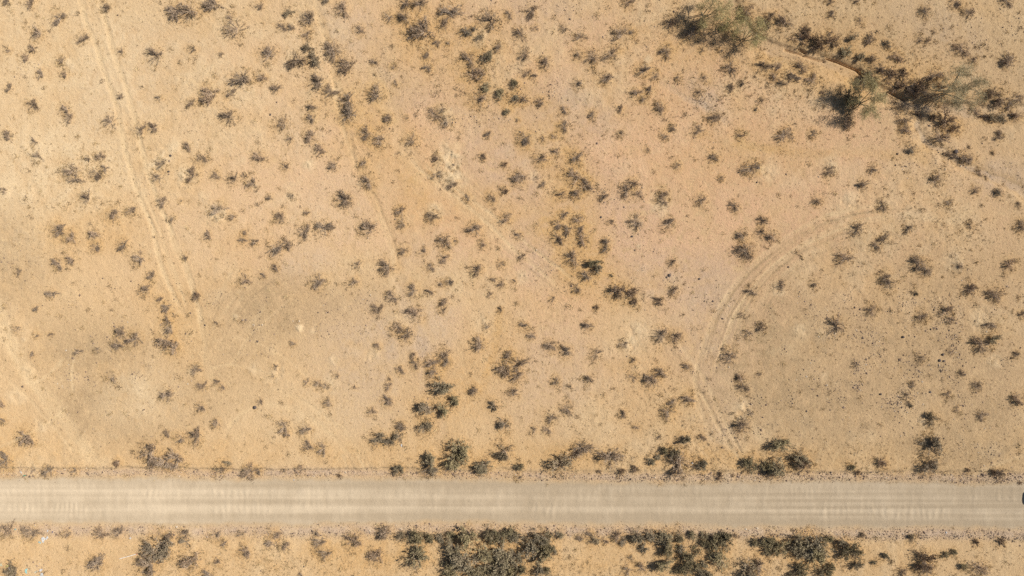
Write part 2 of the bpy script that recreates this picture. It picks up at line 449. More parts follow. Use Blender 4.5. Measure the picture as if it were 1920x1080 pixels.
# stone and grass densities by region
for a in [(1680, 640, 170, 110, .5), (1720, 690, 110, 60, .6), (1640, 760, 110, 60, .55), (1850, 720, 110, 110, .45), (1860, 860, 120, 60, .5), (1480, 760, 120, 100, .28), (1330, 640, 50, 90, .5), (1370, 780, 60, 70, .35), (1240, 510, 90, 60, .3),
          (1000, 180, 60, 40, .5), (1010, 160, 60, 30, .4), (1050, 20, 80, 30, .25), (1140, 390, 80, 60, .35), (1040, 510, 60, 60, .3), (1880, 330, 60, 30, .7), (1860, 60, 90, 50, .25), (40, 530, 60, 70, .35), (190, 600, 80, 80, .22), (200, 730, 160, 90, .22),
          (480, 590, 150, 80, .25), (790, 720, 50, 70, .3), (900, 230, 60, 40, .3), (1320, 180, 40, 25, .6), (1560, 580, 120, 50, .3), (640, 580, 100, 60, .2), (1740, 300, 120, 40, .25), (1680, 195, 40, 12, .6), (1800, 560, 120, 60, .25), (40, 130, 60, 60, .1), (60, 1050, 110, 40, .3), (1450, 910, 300, 20, .3)]:
    blob(stone_d, *a)
for a in [(1550, 120, 330, 160, .6), (1300, 120, 200, 150, .4), (700, 180, 160, 120, .45), (1080, 330, 90, 130, .4), (900, 130, 120, 110, .45), (1100, 500, 120, 80, .35), (1500, 870, 400, 40, .5), (1000, 1060, 900, 40, .5), (350, 1050, 330, 40, .5), (330, 590, 70, 110, .3), (1800, 480, 200, 200, .25), (1250, 780, 160, 100, .3), (950, 660, 80, 80, .3), (150, 350, 120, 120, .2)]:
    blob(grass_d, *a)
stone_d = stone_d * np.where(shoulder > .3, 1, np.clip(.25 + 1.9 * nC + 1.1 * nB, .04, 1.3)) * (1 - .97 * inroad)
grass_d *= (1 - inroad) * (1 - .8 * shoulder) * np.clip(.55 + 1.1 * nB + .6 * nC, 0, 1)
for L in (pale, orange, grey, brown, track):
    L *= (1 - road * .9)
# soil mottling everywhere
pale += np.clip(.36 * nC + .34 * nB + .2 * nA, 0, .6) * (1 - road)
orange += np.clip(.42 * nB - .30 * nC, 0, .55) * (1 - road)
brown += np.clip(.45 * nA + .40 * nD + .3 * nC - .16, 0, .45) * (1 - road)


def zat(px, py):
    """terrain height under a photo pixel (bilinear)"""
    x, y = P(px, py)
    i = int(np.clip(np.searchsorted(xs, x) - 1, 0, len(xs) - 2))
    j = int(np.clip(np.searchsorted(ys, y) - 1, 0, len(ys) - 2))
    u = (x - xs[i]) / (xs[i + 1] - xs[i])
    t = (y - ys[j]) / (ys[j + 1] - ys[j])
    return float((Z[j, i] * (1 - u) + Z[j, i + 1] * u) * (1 - t) + (Z[j + 1, i] * (1 - u) + Z[j + 1, i + 1] * u) * t)


# ------------------------------------------------------------------ the list of shrubs
# tile column, tile row; entries "x y r kind" in quarter photo pixels inside a 480 x 270 tile
# kinds: d dry grey-brown, s sparse, g grey leafy, o olive leafy, b brown dry
SHRUBS = {
 (0, 0): "50 10 35 d;225 20 45 d;440 130 55 d;785 60 40 d;1310 80 62 d;1410 75 80 d;1590 35 62 d;1720 140 45 s;1760 215 75 s;285 250 50 d;240 360 38 d;195 430 42 d;60 385 22 s;460 450 32 d;485 555 32 d;300 555 38 d;625 285 45 d;910 390 30 d;1165 415 65 d;1445 370 32 s;1655 405 22 d;65 665 30 d;245 790 50 d;490 820 42 d;515 880 40 d;905 720 28 d;1190 735 28 s;1805 585 70 d;1570 710 65 d;1435 770 34 d;1515 755 34 d;1735 705 40 d;1715 875 55 d;820 915 50 s;1050 975 48 d;1150 960 50 d;50 1015 50 d;255 1065 32 d",
 (1, 0): "30 45 32 d;250 90 45 g;395 140 60 d;640 70 55 d;530 0 35 g;195 200 40 d;260 210 36 d;375 255 40 d;775 225 42 d;390 355 45 g;95 405 65 d;310 450 68 d;435 445 55 g;565 370 75 d;680 490 70 d;885 460 32 d;1030 500 26 s;1045 625 24 d;40 580 38 d;150 665 42 d;460 620 58 d;550 690 55 d;425 800 45 d;410 890 45 d;200 930 58 s;255 1045 30 d;400 1025 58 d;680 760 60 d;690 865 65 d;900 705 65 d;985 890 42 d;820 1000 48 d;920 1050 55 d;1165 1055 48 s;1130 880 18 s;995 125 45 s;1115 130 55 d;1120 20 45 d;1225 25 60 d;1240 235 92 d;1450 90 75 d;1400 185 48 d;1355 320 32 d;1440 315 25 s;1575 240 52 g;1640 215 32 g;1670 295 42 g;1750 150 80 s;1895 105 32 d;1820 355 42 d;1600 450 56 d;1720 440 56 o;1620 550 60 d;1690 555 45 d;1725 650 38 o;1280 420 30 d;1285 505 38 d;1340 865 50 d;1395 815 38 s;1420 905 55 s;1665 745 65 s;1830 715 50 o;1885 840 32 o;1740 1010 32 d",
 (2, 0): "15 640 36 o;15 745 36 o;145 80 48 d;870 15 45 d;65 255 52 d;170 210 28 s;390 215 40 s;505 280 45 s;95 410 48 d;255 475 48 d;110 545 32 d;165 570 28 d;600 430 55 d;500 405 40 s;740 405 52 d;815 260 70 s;900 245 26 d;1155 385 55 d;980 535 50 d;1070 565 35 s;705 590 48 d;490 630 40 s;80 735 45 d;215 765 42 d;935 700 50 d;1030 680 38 d;990 740 35 s;1105 805 45 d;390 825 38 d;600 865 32 d;805 815 30 d;390 950 42 d;95 1035 60 d;40 900 18 d;230 1045 25 s;315 1030 28 s;820 1005 35 s;1205 960 35 d;1145 1020 38 s;1395 975 48 d;1515 895 48 d;1715 1015 32 d;1640 505 60 d;1880 490 55 d;1440 590 38 s;1640 660 40 d;1725 620 28 d;1395 700 35 s;1250 580 26 s;1875 745 22 d;1830 815 18 g;1425 375 25 d;1565 390 20 d;1180 170 55 d;1340 255 62 d;1590 195 40 b;1755 80 62 b;1910 165 50 b",  # small entries below the paired trees stand in for bits of shadow
 (3, 0): "15 120 40 d;125 160 65 d;10 195 28 d;470 10 28 d;475 100 28 d;695 155 32 s;650 10 35 s;1180 90 50 d;1410 15 50 d;1510 95 50 d;1790 5 45 d;1245 235 22 s;1145 295 35 s;1205 305 28 d;1455 365 58 d;1540 450 32 d;1800 455 55 d;285 235 42 b;250 290 72 b;400 320 70 b;480 320 60 b;345 355 30 d;465 250 25 d;640 275 48 g;770 295 45 d;895 335 35 g;585 390 48 o;695 425 38 o;965 425 45 d;785 455 45 d;840 510 50 b;780 565 65 b;920 565 58 b;1010 560 52 b;960 650 65 b;1050 650 65 b;1250 560 55 d;75 485 40 d;25 500 35 d;265 510 50 d;45 575 35 d;155 560 45 b;205 590 30 b;105 630 38 d;330 600 48 d;695 620 48 b;610 730 78 o;590 920 50 d;405 700 20 d;130 1010 60 d;340 1000 35 s;1030 900 52 d;1030 970 45 d;1140 860 42 d;1340 910 75 b;1290 1030 65 d;1570 825 38 d;1690 690 50 d;1750 740 65 b;1880 740 50 d;1700 885 48 g;1780 880 50 g;1880 860 50 d;1735 1025 38 d;990 800 30 s;1120 640 52 b;1180 690 55 d;1090 700 45 b;1250 730 48 d;1300 650 42 b;1640 720 40 b;1820 790 40 d;1640 870 38 d;1250 880 40 b;1400 960 45 b",  # some tail entries are extra shrubs added to darken the right tree's shadow
 (0, 1): "275 90 45 s;525 200 65 d;555 260 55 d;655 110 30 d;750 90 40 d;720 225 50 d;780 185 38 d;650 410 52 d;1210 150 45 s;1170 255 45 s;1405 15 38 d;1515 110 50 d;1435 240 55 d;1620 240 40 d;1750 265 42 d;1825 240 28 s;1885 290 48 d;15 340 35 s;850 530 52 d;985 500 45 d;1215 435 42 d;1350 425 18 s;1625 500 60 s;1745 545 32 d;1290 555 30 s;435 650 58 d;530 700 50 d;710 675 45 d;715 770 40 d;920 760 45 d;1150 695 15 d;1550 690 35 d;1835 665 22 d;1815 720 28 d;1905 735 30 d;435 905 45 d;530 870 42 d;1035 855 55 d;1385 850 26 d;135 955 32 s;1135 990 42 d;1835 1020 48 d",
 (1, 1): "20 100 52 d;470 50 45 d;580 155 45 d;215 170 32 d;805 145 32 d;835 285 62 d;100 400 30 d;265 385 28 s;660 420 62 d;375 515 26 d;185 550 50 d;355 655 55 d;500 630 65 d;145 790 55 d;235 745 45 d;145 925 32 d;50 985 28 d;845 635 68 d;1080 505 42 d;1095 600 45 s;1320 545 45 d;1360 105 38 b;1480 165 25 s;1350 230 45 s;1475 300 42 d;1695 95 28 b;1865 155 25 b;1590 405 25 d;1770 410 42 d;1860 350 32 b;1870 560 48 d;1635 640 52 d;1415 735 55 d;1495 730 18 d;1700 745 35 d;1105 800 42 d;1255 810 35 s;1410 860 42 d;1305 925 35 d;760 910 38 s;980 920 60 d;735 1040 38 d;460 1035 55 d;1650 945 50 d;1835 900 28 s;1780 1015 22 d;1840 1060 38 d;1385 1040 30 s;1450 1030 40 d",
 (2, 1): "215 110 50 d;335 60 38 d;475 105 50 d;50 255 55 d;235 305 30 d;470 245 65 d;545 310 55 d;485 375 42 d;375 380 35 d;685 390 42 d;860 355 55 d;905 295 45 d;950 380 50 s;1135 370 42 d;1135 430 45 d;1415 415 48 d;1515 95 40 d;1570 255 28 s;1790 185 58 d;1015 45 22 s;1665 465 45 d;1240 165 35 s;385 530 38 d;490 565 45 d;345 605 42 d;415 650 42 d;510 650 35 d;340 705 48 d;525 725 50 d;740 580 28 d;930 585 55 d;1175 600 50 d;705 745 40 d;700 790 32 d;50 690 32 d;75 840 38 d;445 855 60 d;615 895 48 o;645 945 40 o;555 985 55 d;745 985 18 g;1200 885 35 d;1880 575 38 d;1865 660 38 d;1730 690 50 d;1755 800 70 d;15 1025 20 d;925 640 18 d",
 (3, 1): "30 695 50 d;1070 35 45 g;1350 70 35 d;1430 95 45 d;1490 110 50 d;1505 30 18 d;1685 70 18 d;460 205 45 d;785 185 42 d;715 300 45 d;370 425 42 d;865 460 45 s;1285 255 62 s;1585 215 28 d;1640 250 18 d;1555 345 40 d;1735 370 40 g;1875 455 25 d;1360 440 35 s;1515 610 30 d;1895 615 55 d;665 645 55 d;1045 635 38 d;870 715 45 d;810 765 42 d;580 850 65 d;1130 905 55 d;1180 950 50 d;1425 925 45 s;1815 905 55 d;95 1055 45 d;345 1045 35 s;875 1000 50 d;910 1055 50 d",
 (0, 2): "385 45 38 d;270 160 28 d;1095 10 48 d;1205 85 30 d;1245 150 40 d;1250 255 38 d;1270 305 48 d;1225 405 65 d;1300 455 55 d;1475 60 38 b;1620 265 18 d;125 310 32 s;265 355 25 s;380 350 25 d;240 500 22 d;580 480 32 d;730 465 25 s;910 335 55 d;1005 385 60 d;880 430 48 d;840 670 45 s;1465 610 45 d;1510 740 42 d;1625 705 28 d;1660 745 26 d;1250 805 50 d;1505 895 38 d;1620 1015 35 d;5 870 30 d;5 990 34 d",
 (1, 2): "1015 70 52 d;910 165 48 d;1175 25 48 d;1300 30 38 d;1190 190 62 d;1410 105 38 d;1405 170 28 d;1060 300 55 d;1125 345 60 d;1755 50 30 d;1830 160 24 d;1730 285 32 s;1675 420 55 d;275 415 26 d;910 435 32 d;1180 505 32 d;1190 570 36 d;1310 555 46 d;1400 500 48 d;1425 560 42 d;1330 630 46 d;1080 620 34 d;1000 680 20 d;990 740 35 d;150 595 26 d;125 660 20 s;380 705 30 s;465 725 38 s;525 745 28 s;600 660 25 s;735 745 22 d;985 850 50 d;870 930 35 d;540 860 42 d;25 850 28 d;1380 740 72 o;1280 900 74 g;1390 905 58 o;1475 850 52 o;1630 775 42 d;1775 880 48 g;1860 1025 50 g;1890 500 45 d;1860 605 62 d;205 1045 55 s;370 1060 52 d;1085 1040 50 d;1260 1050 62 g",
 (2, 2): "485 10 40 d;780 30 58 b;860 40 60 b;1220 15 45 d;1105 100 42 b;920 120 38 b;630 145 22 b;305 80 24 d;85 275 38 d;145 355 35 d;570 280 45 d;280 430 50 d;405 475 48 d;630 495 45 s;840 420 45 s;905 540 26 d;1110 350 58 d;1220 365 55 d;1795 30 50 d;1715 200 30 d;1775 335 40 s;1875 295 45 d;1635 515 58 d;1590 455 30 s;1310 585 32 d;1040 695 58 d;1115 630 48 d;905 670 38 s;40 570 65 d;35 655 55 d;325 700 38 s;435 745 26 s;575 690 38 d;1720 680 42 d;1735 745 48 d;1855 650 22 d;1790 935 35 s;1735 1025 60 d;1315 830 52 d;1205 860 40 d;1165 930 55 d;410 910 50 d;295 970 45 d;830 945 42 d;930 1045 28 d;265 1070 38 d;160 1065 35 s;10 785 42 d",
 (3, 2): "1105 40 24 g;1515 10 52 d;1700 45 55 d;775 170 48 d;510 290 75 d;1145 215 48 d;1335 175 52 d;1370 240 40 d;1670 275 48 d;1910 195 35 d;1690 390 40 o;1605 430 60 d;1860 500 32 d;1145 530 40 s;1365 480 30 s;660 575 32 s;1450 645 32 d;1570 735 45 d;1085 725 26 d;1350 790 32 d;1035 810 40 s;1060 870 30 g;1875 840 55 d;1420 910 25 s;1605 950 42 d;1225 990 54 g",
 (0, 3): "190 40 65 d;30 215 60 d;350 295 50 d;235 290 30 s;545 290 32 s;880 230 38 b;1110 160 75 d;1220 225 65 d;1310 205 70 d;1250 15 35 d;1345 55 45 s;1470 40 55 d;1700 235 34 g;1640 290 45 d;1860 300 55 d;50 750 60 d;220 760 60 d;490 770 32 s;740 770 52 d;875 760 48 d;1200 850 110 g;1130 900 70 g;1110 1010 80 d;1430 985 75 d;1385 770 40 d;1610 785 45 s;1800 775 35 s;1675 840 32 d;1850 895 52 d;1630 970 32 d;715 1000 70 d;90 1050 70 g;1265 790 40 d;1380 830 42 g;1555 1070 45 d",
 (1, 3): "235 20 26 d;380 105 45 d;500 130 50 s;10 295 35 d;205 290 18 d;330 285 40 d;630 340 22 b;910 50 55 g;1000 75 50 g;1065 40 52 g;1060 280 46 o;1310 220 62 o;1290 285 58 g;1510 120 80 o;1470 210 72 o;1550 200 55 o;1860 150 70 g;1710 250 62 o;150 780 40 d;100 840 45 d;220 860 48 d;445 760 35 d;465 830 60 d;515 910 55 d;730 830 60 d;895 940 62 d;960 760 60 d;1080 800 45 g;1180 790 65 o;1290 800 45 o;1380 790 42 o;1460 780 42 o;1200 950 88 o;1600 790 82 o;1780 780 75 o;1910 770 58 o;1480 890 72 o;1560 960 90 o;1710 900 70 o;1840 900 80 o;1460 1030 75 o;1800 1000 85 o;1900 990 88 o;1600 1060 70 o;1720 1060 60 o;1880 1065 70 o;340 1075 30 d",
 (2, 3): "515 125 66 d;360 240 92 g;735 190 76 d;55 260 36 o;50 345 28 s;1095 40 24 d;1130 140 44 o;1035 215 40 o;1095 190 28 o;1290 60 46 o;1215 160 50 o;1250 250 85 d;1430 50 32 d;1410 250 48 o;930 280 38 b;805 295 35 b;655 295 20 d;1560 335 38 b;1660 335 15 d;1785 250 60 o;1890 260 58 o;45 790 60 o;210 790 70 o;260 840 55 o;355 770 36 o;130 890 70 o;220 920 75 o;300 880 45 o;505 800 32 d;610 810 50 g;580 765 30 d;700 825 30 d;790 780 50 d;830 820 40 g;940 785 55 o;1030 770 50 o;985 875 38 o;1130 800 60 o;1160 860 60 o;1245 790 50 o;1360 780 46 o;1440 780 40 o;1450 850 50 o;1270 880 40 o;1530 830 65 o;1600 830 65 o;1560 960 68 o;1680 780 25 d;1810 825 42 o;1900 830 48 o;1910 890 40 o;1140 990 66 o;1340 960 75 o;1300 1030 60 o;1420 1050 60 o;1430 980 40 o;960 1020 38 d;860 1040 45 s;890 950 30 s;1760 1020 90 g;1850 1000 62 d;200 1055 50 o;270 1045 40 o;30 940 60 o;40 1040 60 o",
 (3, 3): "85 105 62 o;60 250 68 o;235 195 55 o;270 270 70 b;15 310 45 b;620 265 28 o;670 305 26 b;840 225 50 b;1215 105 78 g;1205 265 65 g;1500 290 22 b;1740 325 52 b;1690 305 30 b;1900 390 20 b;30 845 62 o;80 870 55 o;230 810 70 o;300 850 95 o;400 860 75 o;330 920 80 o;225 900 60 o;440 800 42 o;565 835 45 o;610 895 80 o;715 775 28 b;1080 805 40 g;665 1000 38 o;885 930 32 o;800 975 26 o;1180 970 75 b;1170 1040 60 d;1565 845 35 b;1740 835 42 b;1325 920 28 o;1390 900 30 o;1465 1010 30 o;1590 1030 65 d;1000 1060 45 d;220 1040 60 o;420 1040 62 o",
}
shrubs = []
for (cx, cy), txt in SHRUBS.items():
    for e in txt.split(';'):
        a, b, r, k = e.split()
        shrubs.append([cx * 480 + float(a) / 4, cy * 270 + float(b) / 4, float(r) / 4, k])

# soil under the shrubs: low mound, darker soil and straw at the foot
for px, py, r, k in shrubs:
    rr = r * 2.4
    jx = np.where(np.abs(pxs - px) < rr)[0]
    jy = np.where(np.abs(pys - py) < rr)[0]
    if not len(jx) or not len(jy): continue
    sl = (slice(jy[0], jy[-1] + 1), slice(jx[0], jx[-1] + 1))
    d = np.hypot(PXg[sl] - px, PYg[sl] - py) / r + .45 * nC[sl]
    kk = (1 - sstep(.3, 1.5, d)) * (1 - .9 * inroad[sl])
    Z[sl] += .07 * kk * min(1, r / 12)
    orange[sl] += .35 * (1 - sstep(.7, 2.1, d)) * (1 - road[sl])
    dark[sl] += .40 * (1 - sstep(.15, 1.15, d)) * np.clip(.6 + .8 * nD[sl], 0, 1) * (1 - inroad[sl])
    grass_d[sl] += .85 * np.exp(-((d - .9) / .5) ** 2) * (1 - inroad[sl])
    stone_d[sl] *= .6 + .4 * np.clip(d, 0, 1)

# ------------------------------------------------------------------ ground material and mesh
gm, g = new_mat('desert_soil', .95, .05)
g.bsdf.inputs['Diffuse Roughness'].default_value = .4
tc = g.n('ShaderNodeNewGeometry').outputs['Position']
A = g.n('ShaderNodeAttribute', attribute_name='soil_a')
B = g.n('ShaderNodeAttribute', attribute_name='soil_b')
Cc = g.n('ShaderNodeAttribute', attribute_name='soil_c')
sa, sb, sc_ = g.n('ShaderNodeSeparateColor'), g.n('ShaderNodeSeparateColor'), g.n('ShaderNodeSeparateColor')
g.l(A.outputs['Color'], sa.inputs[0]); g.l(B.outputs['Color'], sb.inputs[0]); g.l(Cc.outputs['Color'], sc_.inputs[0])
n_f = g.noise(3.2, 5, .65, tc)
n_g = g.noise(11.0, 4, .7, tc)
n_h = g.noise(38.0, 2, .6, tc)
jit = g.maprange(n_f, .3, .7, -.18, .18)


def lay(v, j=1.0):
    return g.math('ADD', v, g.math('MULTIPLY', g.math('MULTIPLY', jit, j), g.maprange(v, 0, .3, 0, 1)), clamp=True)


c = g.mix(lay(sc_.outputs[2], .6), (.530, .370, .206), (.580, .372, .220))   # peach-coloured fines
c = g.mix(lay(sa.outputs[2]), c, (.455, .338, .240))                         # grey-pink gravelly soil
c = g.mix(lay(sa.outputs[1]), c, (.515, .328, .150))                         # ochre sand
c = g.mix(lay(sb.outputs[0]), c, (.385, .268, .150))                         # brown crust, and the road bank's painted shadow line
c = g.mix(lay(sa.outputs[0]), c, (.590, .448, .275))                         # pale silt
c = g.mix(lay(sb.outputs[1]), c, (.590, .438, .255))                         # wheel tracks
# straw stubble and rusty streaks in the open soil
mp = g.n('ShaderNodeMapping')
mp.inputs['Rotation'].default_value = (0, 0, .6)
mp.inputs['Scale'].default_value = (1.0, .45, 1.0)
g.l(tc, mp.inputs['Vector'])
streak = g.maprange(g.noise(1.7, 6, .72, mp.outputs[0]), .50, .66, 0, .55)
c = g.mix(g.math('MULTIPLY', streak, g.maprange(g.noise(.22, 3, .6, tc), .40, .60, .15, 1)), c, (.400, .262, .130))
stub = g.maprange(g.noise(2.6, 6, .75, tc), .53, .68, 0, .6)
c = g.mix(stub, c, (.610, .455, .245))
c = g.mix(lay(sc_.outputs[0]), c, (.240, .165, .098))                        # darker soil under the shrubs
rd = g.mix(sc_.outputs[1], (.388, .304, .204), (.528, .426, .298))
c = g.mix(sb.outputs[2], c, rd)
grain = g.maprange(n_g, .28, .72, .76, 1.22)
grain2 = g.maprange(n_h, .25, .75, .86, 1.12)
soft = g.math('SUBTRACT', 1.0, g.math('MULTIPLY', sb.outputs[2], .5))
gr = g.math('ADD', g.math('MULTIPLY', g.math('SUBTRACT', g.math('MULTIPLY', grain, grain2), 1.0), soft), 1.0)
c = g.mix(1.0, c, gr, 'MULTIPLY')
# scattered dark grit
vor = g.n('ShaderNodeTexVoronoi')
vor.inputs['Scale'].default_value = 2.6
g.l(tc, vor.inputs['Vector'])
grit = g.math('MULTIPLY', g.maprange(vor.outputs['Distance'], .06, .16, .35, 0), g.math('MULTIPLY', soft, g.maprange(g.noise(.55, 3, .6, tc), .5, .62, 0, 1)))
c = g.mix(grit, c, (.17, .12, .09))
g.l(c, g.bsdf.inputs['Base Color'])
bp = g.n('ShaderNodeBump')
bp.inputs['Strength'].default_value = 1.0
bp.inputs['Distance'].default_value = .12
hh = g.math('ADD', g.math('MULTIPLY', n_g, .55), g.math('ADD', g.math('MULTIPLY', n_f, .9), g.math('MULTIPLY', n_h, .22)))
g.l(g.math('MULTIPLY', hh, soft), bp.inputs['Height'])
g.l(bp.outputs[0], g.bsdf.inputs['Normal'])

ny, nx = X.shape
V = np.stack([X.ravel(), Y.ravel(), Z.ravel()], 1)
idx = np.arange(ny * nx).reshape(ny, nx)
F = np.stack([idx[:-1, :-1].ravel(), idx[:-1, 1:].ravel(), idx[1:, 1:].ravel(), idx[1:, :-1].ravel()], 1)


def soil_attrs(me, sel=None):
    for nm, trip in (('soil_a', (pale, orange, grey)), ('soil_b', (brown, track, road)), ('soil_c', (dark, road_pale, peach))):
        col = np.ones((ny * nx, 4), np.float32)
        for i, q in enumerate(trip):
            col[:, i] = np.clip(q, 0, 1).ravel()
        if sel is not None: col = col[sel]
        at = me.attributes.new(nm, 'FLOAT_COLOR', 'POINT')
        at.data.foreach_set('color', np.ascontiguousarray(col).ravel())


me = np_mesh('ground', V, F, gm, True)
soil_attrs(me)
ground = link(bpy.data.objects.new('ground', me))
tag(ground, 'sandy tan desert flat with faint wheel tracks and washes', 'ground', kind='structure')

# the graded road lies as its own sheet just above the ground it was cut from
rmask = (road > .02) & (edge_px > -7)
fm = (rmask[:-1, :-1] & rmask[:-1, 1:] & rmask[1:, 1:] & rmask[1:, :-1]).ravel()
RF = F[fm]
used, inv = np.unique(RF.ravel(), return_inverse=True)
RV = V[used].copy()
RV[:, 2] += .006
me = np_mesh('dirt_road', RV, inv.reshape(-1, 4), gm, True)
soil_attrs(me, used)
rd_o = link(bpy.data.objects.new('dirt_road', me))
tag(rd_o, 'graded pale dirt road with washboard ripples', 'road', kind='structure')


# ------------------------------------------------------------------ plant materials
def plant_mat(name, c1, c2, rough=.8, var=.35, scale=2.5):
    m, g = new_mat(name, rough, .15)
    oi = g.n('ShaderNodeObjectInfo')
    tcn = g.n('ShaderNodeTexCoord')
    c = g.mix(g.maprange(g.noise(scale, 2, .5, tcn.outputs['Object']), .35, .65, 0, 1), c1, c2)
    k = g.maprange(oi.outputs['Random'], 0, 1, 1 - var, 1 + var)
    c = g.mix(1.0, c, k, 'MULTIPLY')
    rnd2 = g.math('FRACT', g.math('MULTIPLY', oi.outputs['Random'], 7.31))
    c = g.mix(g.maprange(rnd2, .35, 1, 0, .45), c, (.31, .26, .205))           # some plants are greyer, half dead
    g.l(c, g.bsdf.inputs['Base Color'])
    return m


M_STEM = plant_mat('dry_bark', (.430, .330, .235), (.280, .208, .145))
M_DRY = plant_mat('dry_leaf', (.360, .248, .156), (.230, .158, .100))
M_SPARSE = plant_mat('withered_leaf', (.400, .290, .185), (.260, .185, .120))
M_GREY = plant_mat('grey_leaf', (.330, .258, .155), (.205, .160, .098))
M_OLIVE = plant_mat('olive_leaf', (.335, .272, .148), (.205, .168, .090))
M_BROWN = plant_mat('brown_leaf', (.240, .150, .086), (.150, .096, .056))
M_BARK = plant_mat('green_bark', (.400, .345, .215), (.270, .220, .140))
M_PALO = plant_mat('pale_green_twigs', (.420, .350, .150), (.290, .245, .108), var=.12, scale=1.2)


class Tri:
    """collects triangles"""
    def __init__(self):
        self.v, self.f = [], []

    def tube(self, pts, r0, r1, sides=3):
        base = len(self.v)
        n = len(pts)
        for i, p in enumerate(pts):
            a = pts[max(0, i - 1)]
            b = pts[min(n - 1, i + 1)]
            d = b - a
            L = np.linalg.norm(d)
            d = d / L if L > 1e-9 else np.array([0, 0, 1.])
            u = np.cross(d, [.31, .77, .2])
            u /= max(np.linalg.norm(u), 1e-9)
            w_ = np.cross(d, u)
            r = r0 + (r1 - r0) * i / (n - 1)
            for k in range(sides):
                th = 2 * math.pi * k / sides
                self.v.append(p + r * (math.cos(th) * u + math.sin(th) * w_))
        for i in range(n - 1):
            for k in range(sides):
                a, b = base + i * sides + k, base + i * sides + (k + 1) % sides
                self.f.append((a, b, b + sides))
                self.f.append((a, b + sides, a + sides))

    def blades(self, c, d, wid):
        """many slim triangles at once: base points c, vectors d, half widths wid"""
        n = len(c)
        side = np.cross(d, NR.normal(size=(n, 3)))
        side /= np.maximum(np.linalg.norm(side, axis=1, keepdims=True), 1e-9)
        base = len(self.v)
        vv = np.empty((n * 3, 3))
        vv[0::3] = c - side * wid[:, None]
        vv[1::3] = c + side * wid[:, None]
        vv[2::3] = c + d
        self.v.extend(vv)
        self.f.extend((np.arange(n * 3).reshape(n, 3) + base).tolist())

    def mesh(self, name, mat, smooth=False):
        return np_mesh(name, np.array(self.v), np.array(self.f), mat, smooth)


def shrub_proto(rs, mat, nstem, ntwig, nleaf, h, leaf, lobes, gap):
    """unit-radius shrub: stems arching out of a root crown, twigs along them, slim leaves on the twigs"""
    st, fo = Tri(), Tri()
    ph = rs.uniform(0, 2 * math.pi, 4)
    am = rs.uniform(.08, .26, 4)
    gaps = [(rs.uniform(0, 2 * math.pi), rs.uniform(.25, .6)) for _ in range(gap)]
    cl = [(rs.uniform(0, 2 * math.pi), rs.uniform(.25, .75)) for _ in range(lobes)]
    tw_c, tw_d = [], []
    i = 0
    while i < nstem:
        th = rs.uniform(0, 2 * math.pi)
        if cl and rs.random() < .62:
            th = cl[rs.integers(len(cl))][0] + rs.normal(0, .33)
        if any(abs((th - a + math.pi) % (2 * math.pi) - math.pi) < wd for a, wd in gaps) and rs.random() < .85:
            continue
        i += 1
        shape = 1 + sum(am[k] * math.sin((k + 2) * th + ph[k]) for k in range(4))
        rad = shape * (.35 + .65 * math.sqrt(rs.random())) * .95
        top = h * (1.05 - .55 * min(rad, 1.2) ** 2) * rs.uniform(.75, 1.1)
        b = np.array([rs.normal(0, .09), rs.normal(0, .09), -.03])
        e = np.array([rad * math.cos(th), rad * math.sin(th), max(top, .10 * h)])
        bend = rs.normal(0, .10, 3)
        pts = []
        for t in (0, .3, .65, 1.0):
            p = b + (e - b) * t
            p[2] = b[2] + (e[2] - b[2]) * (t ** .75)
            p += bend * math.sin(math.pi * t) + rs.normal(0, .02, 3) * t
            pts.append(p)
        st.tube(pts, rs.uniform(.014, .026), .006)
        P_ = np.array(pts)
        for _ in range(ntwig):
            t = rs.uniform(.35, 1.0) * 3
            k = min(int(t), 2)
            p = P_[k] + (P_[k + 1] - P_[k]) * (t - k)
            out = e - b
            out = out / np.linalg.norm(out)
            d = out * rs.uniform(.3, 1.0) + rs.normal(0, .55, 3) + np.array([0, 0, .25])
            d = d / np.linalg.norm(d) * rs.uniform(.12, .34)
            if p[2] + d[2] < .03: d[2] = abs(d[2])
            tw_c.append(p)
            tw_d.append(d)
    tw_c, tw_d = np.array(tw_c), np.array(tw_d)
    st.blades(tw_c, tw_d, np.full(len(tw_c), .011))
    j = rs.integers(0, len(tw_c), nleaf)
    t = rs.uniform(.15, 1.05, nleaf)[:, None]
    c = tw_c[j] + tw_d[j] * t + rs.normal(0, .022, (nleaf, 3))
    c[:, 2] = np.maximum(c[:, 2], .02)
    d = tw_d[j] / np.linalg.norm(tw_d[j], axis=1, keepdims=True) * .6 + rs.normal(0, .6, (nleaf, 3))
    d = d / np.linalg.norm(d, axis=1, keepdims=True) * rs.uniform(.6, 1.4, (nleaf, 1)) * leaf
    fo.blades(c, d, rs.uniform(.28, .5, nleaf) * leaf)
    return st.mesh('stems', M_STEM), fo.mesh('foliage', mat)


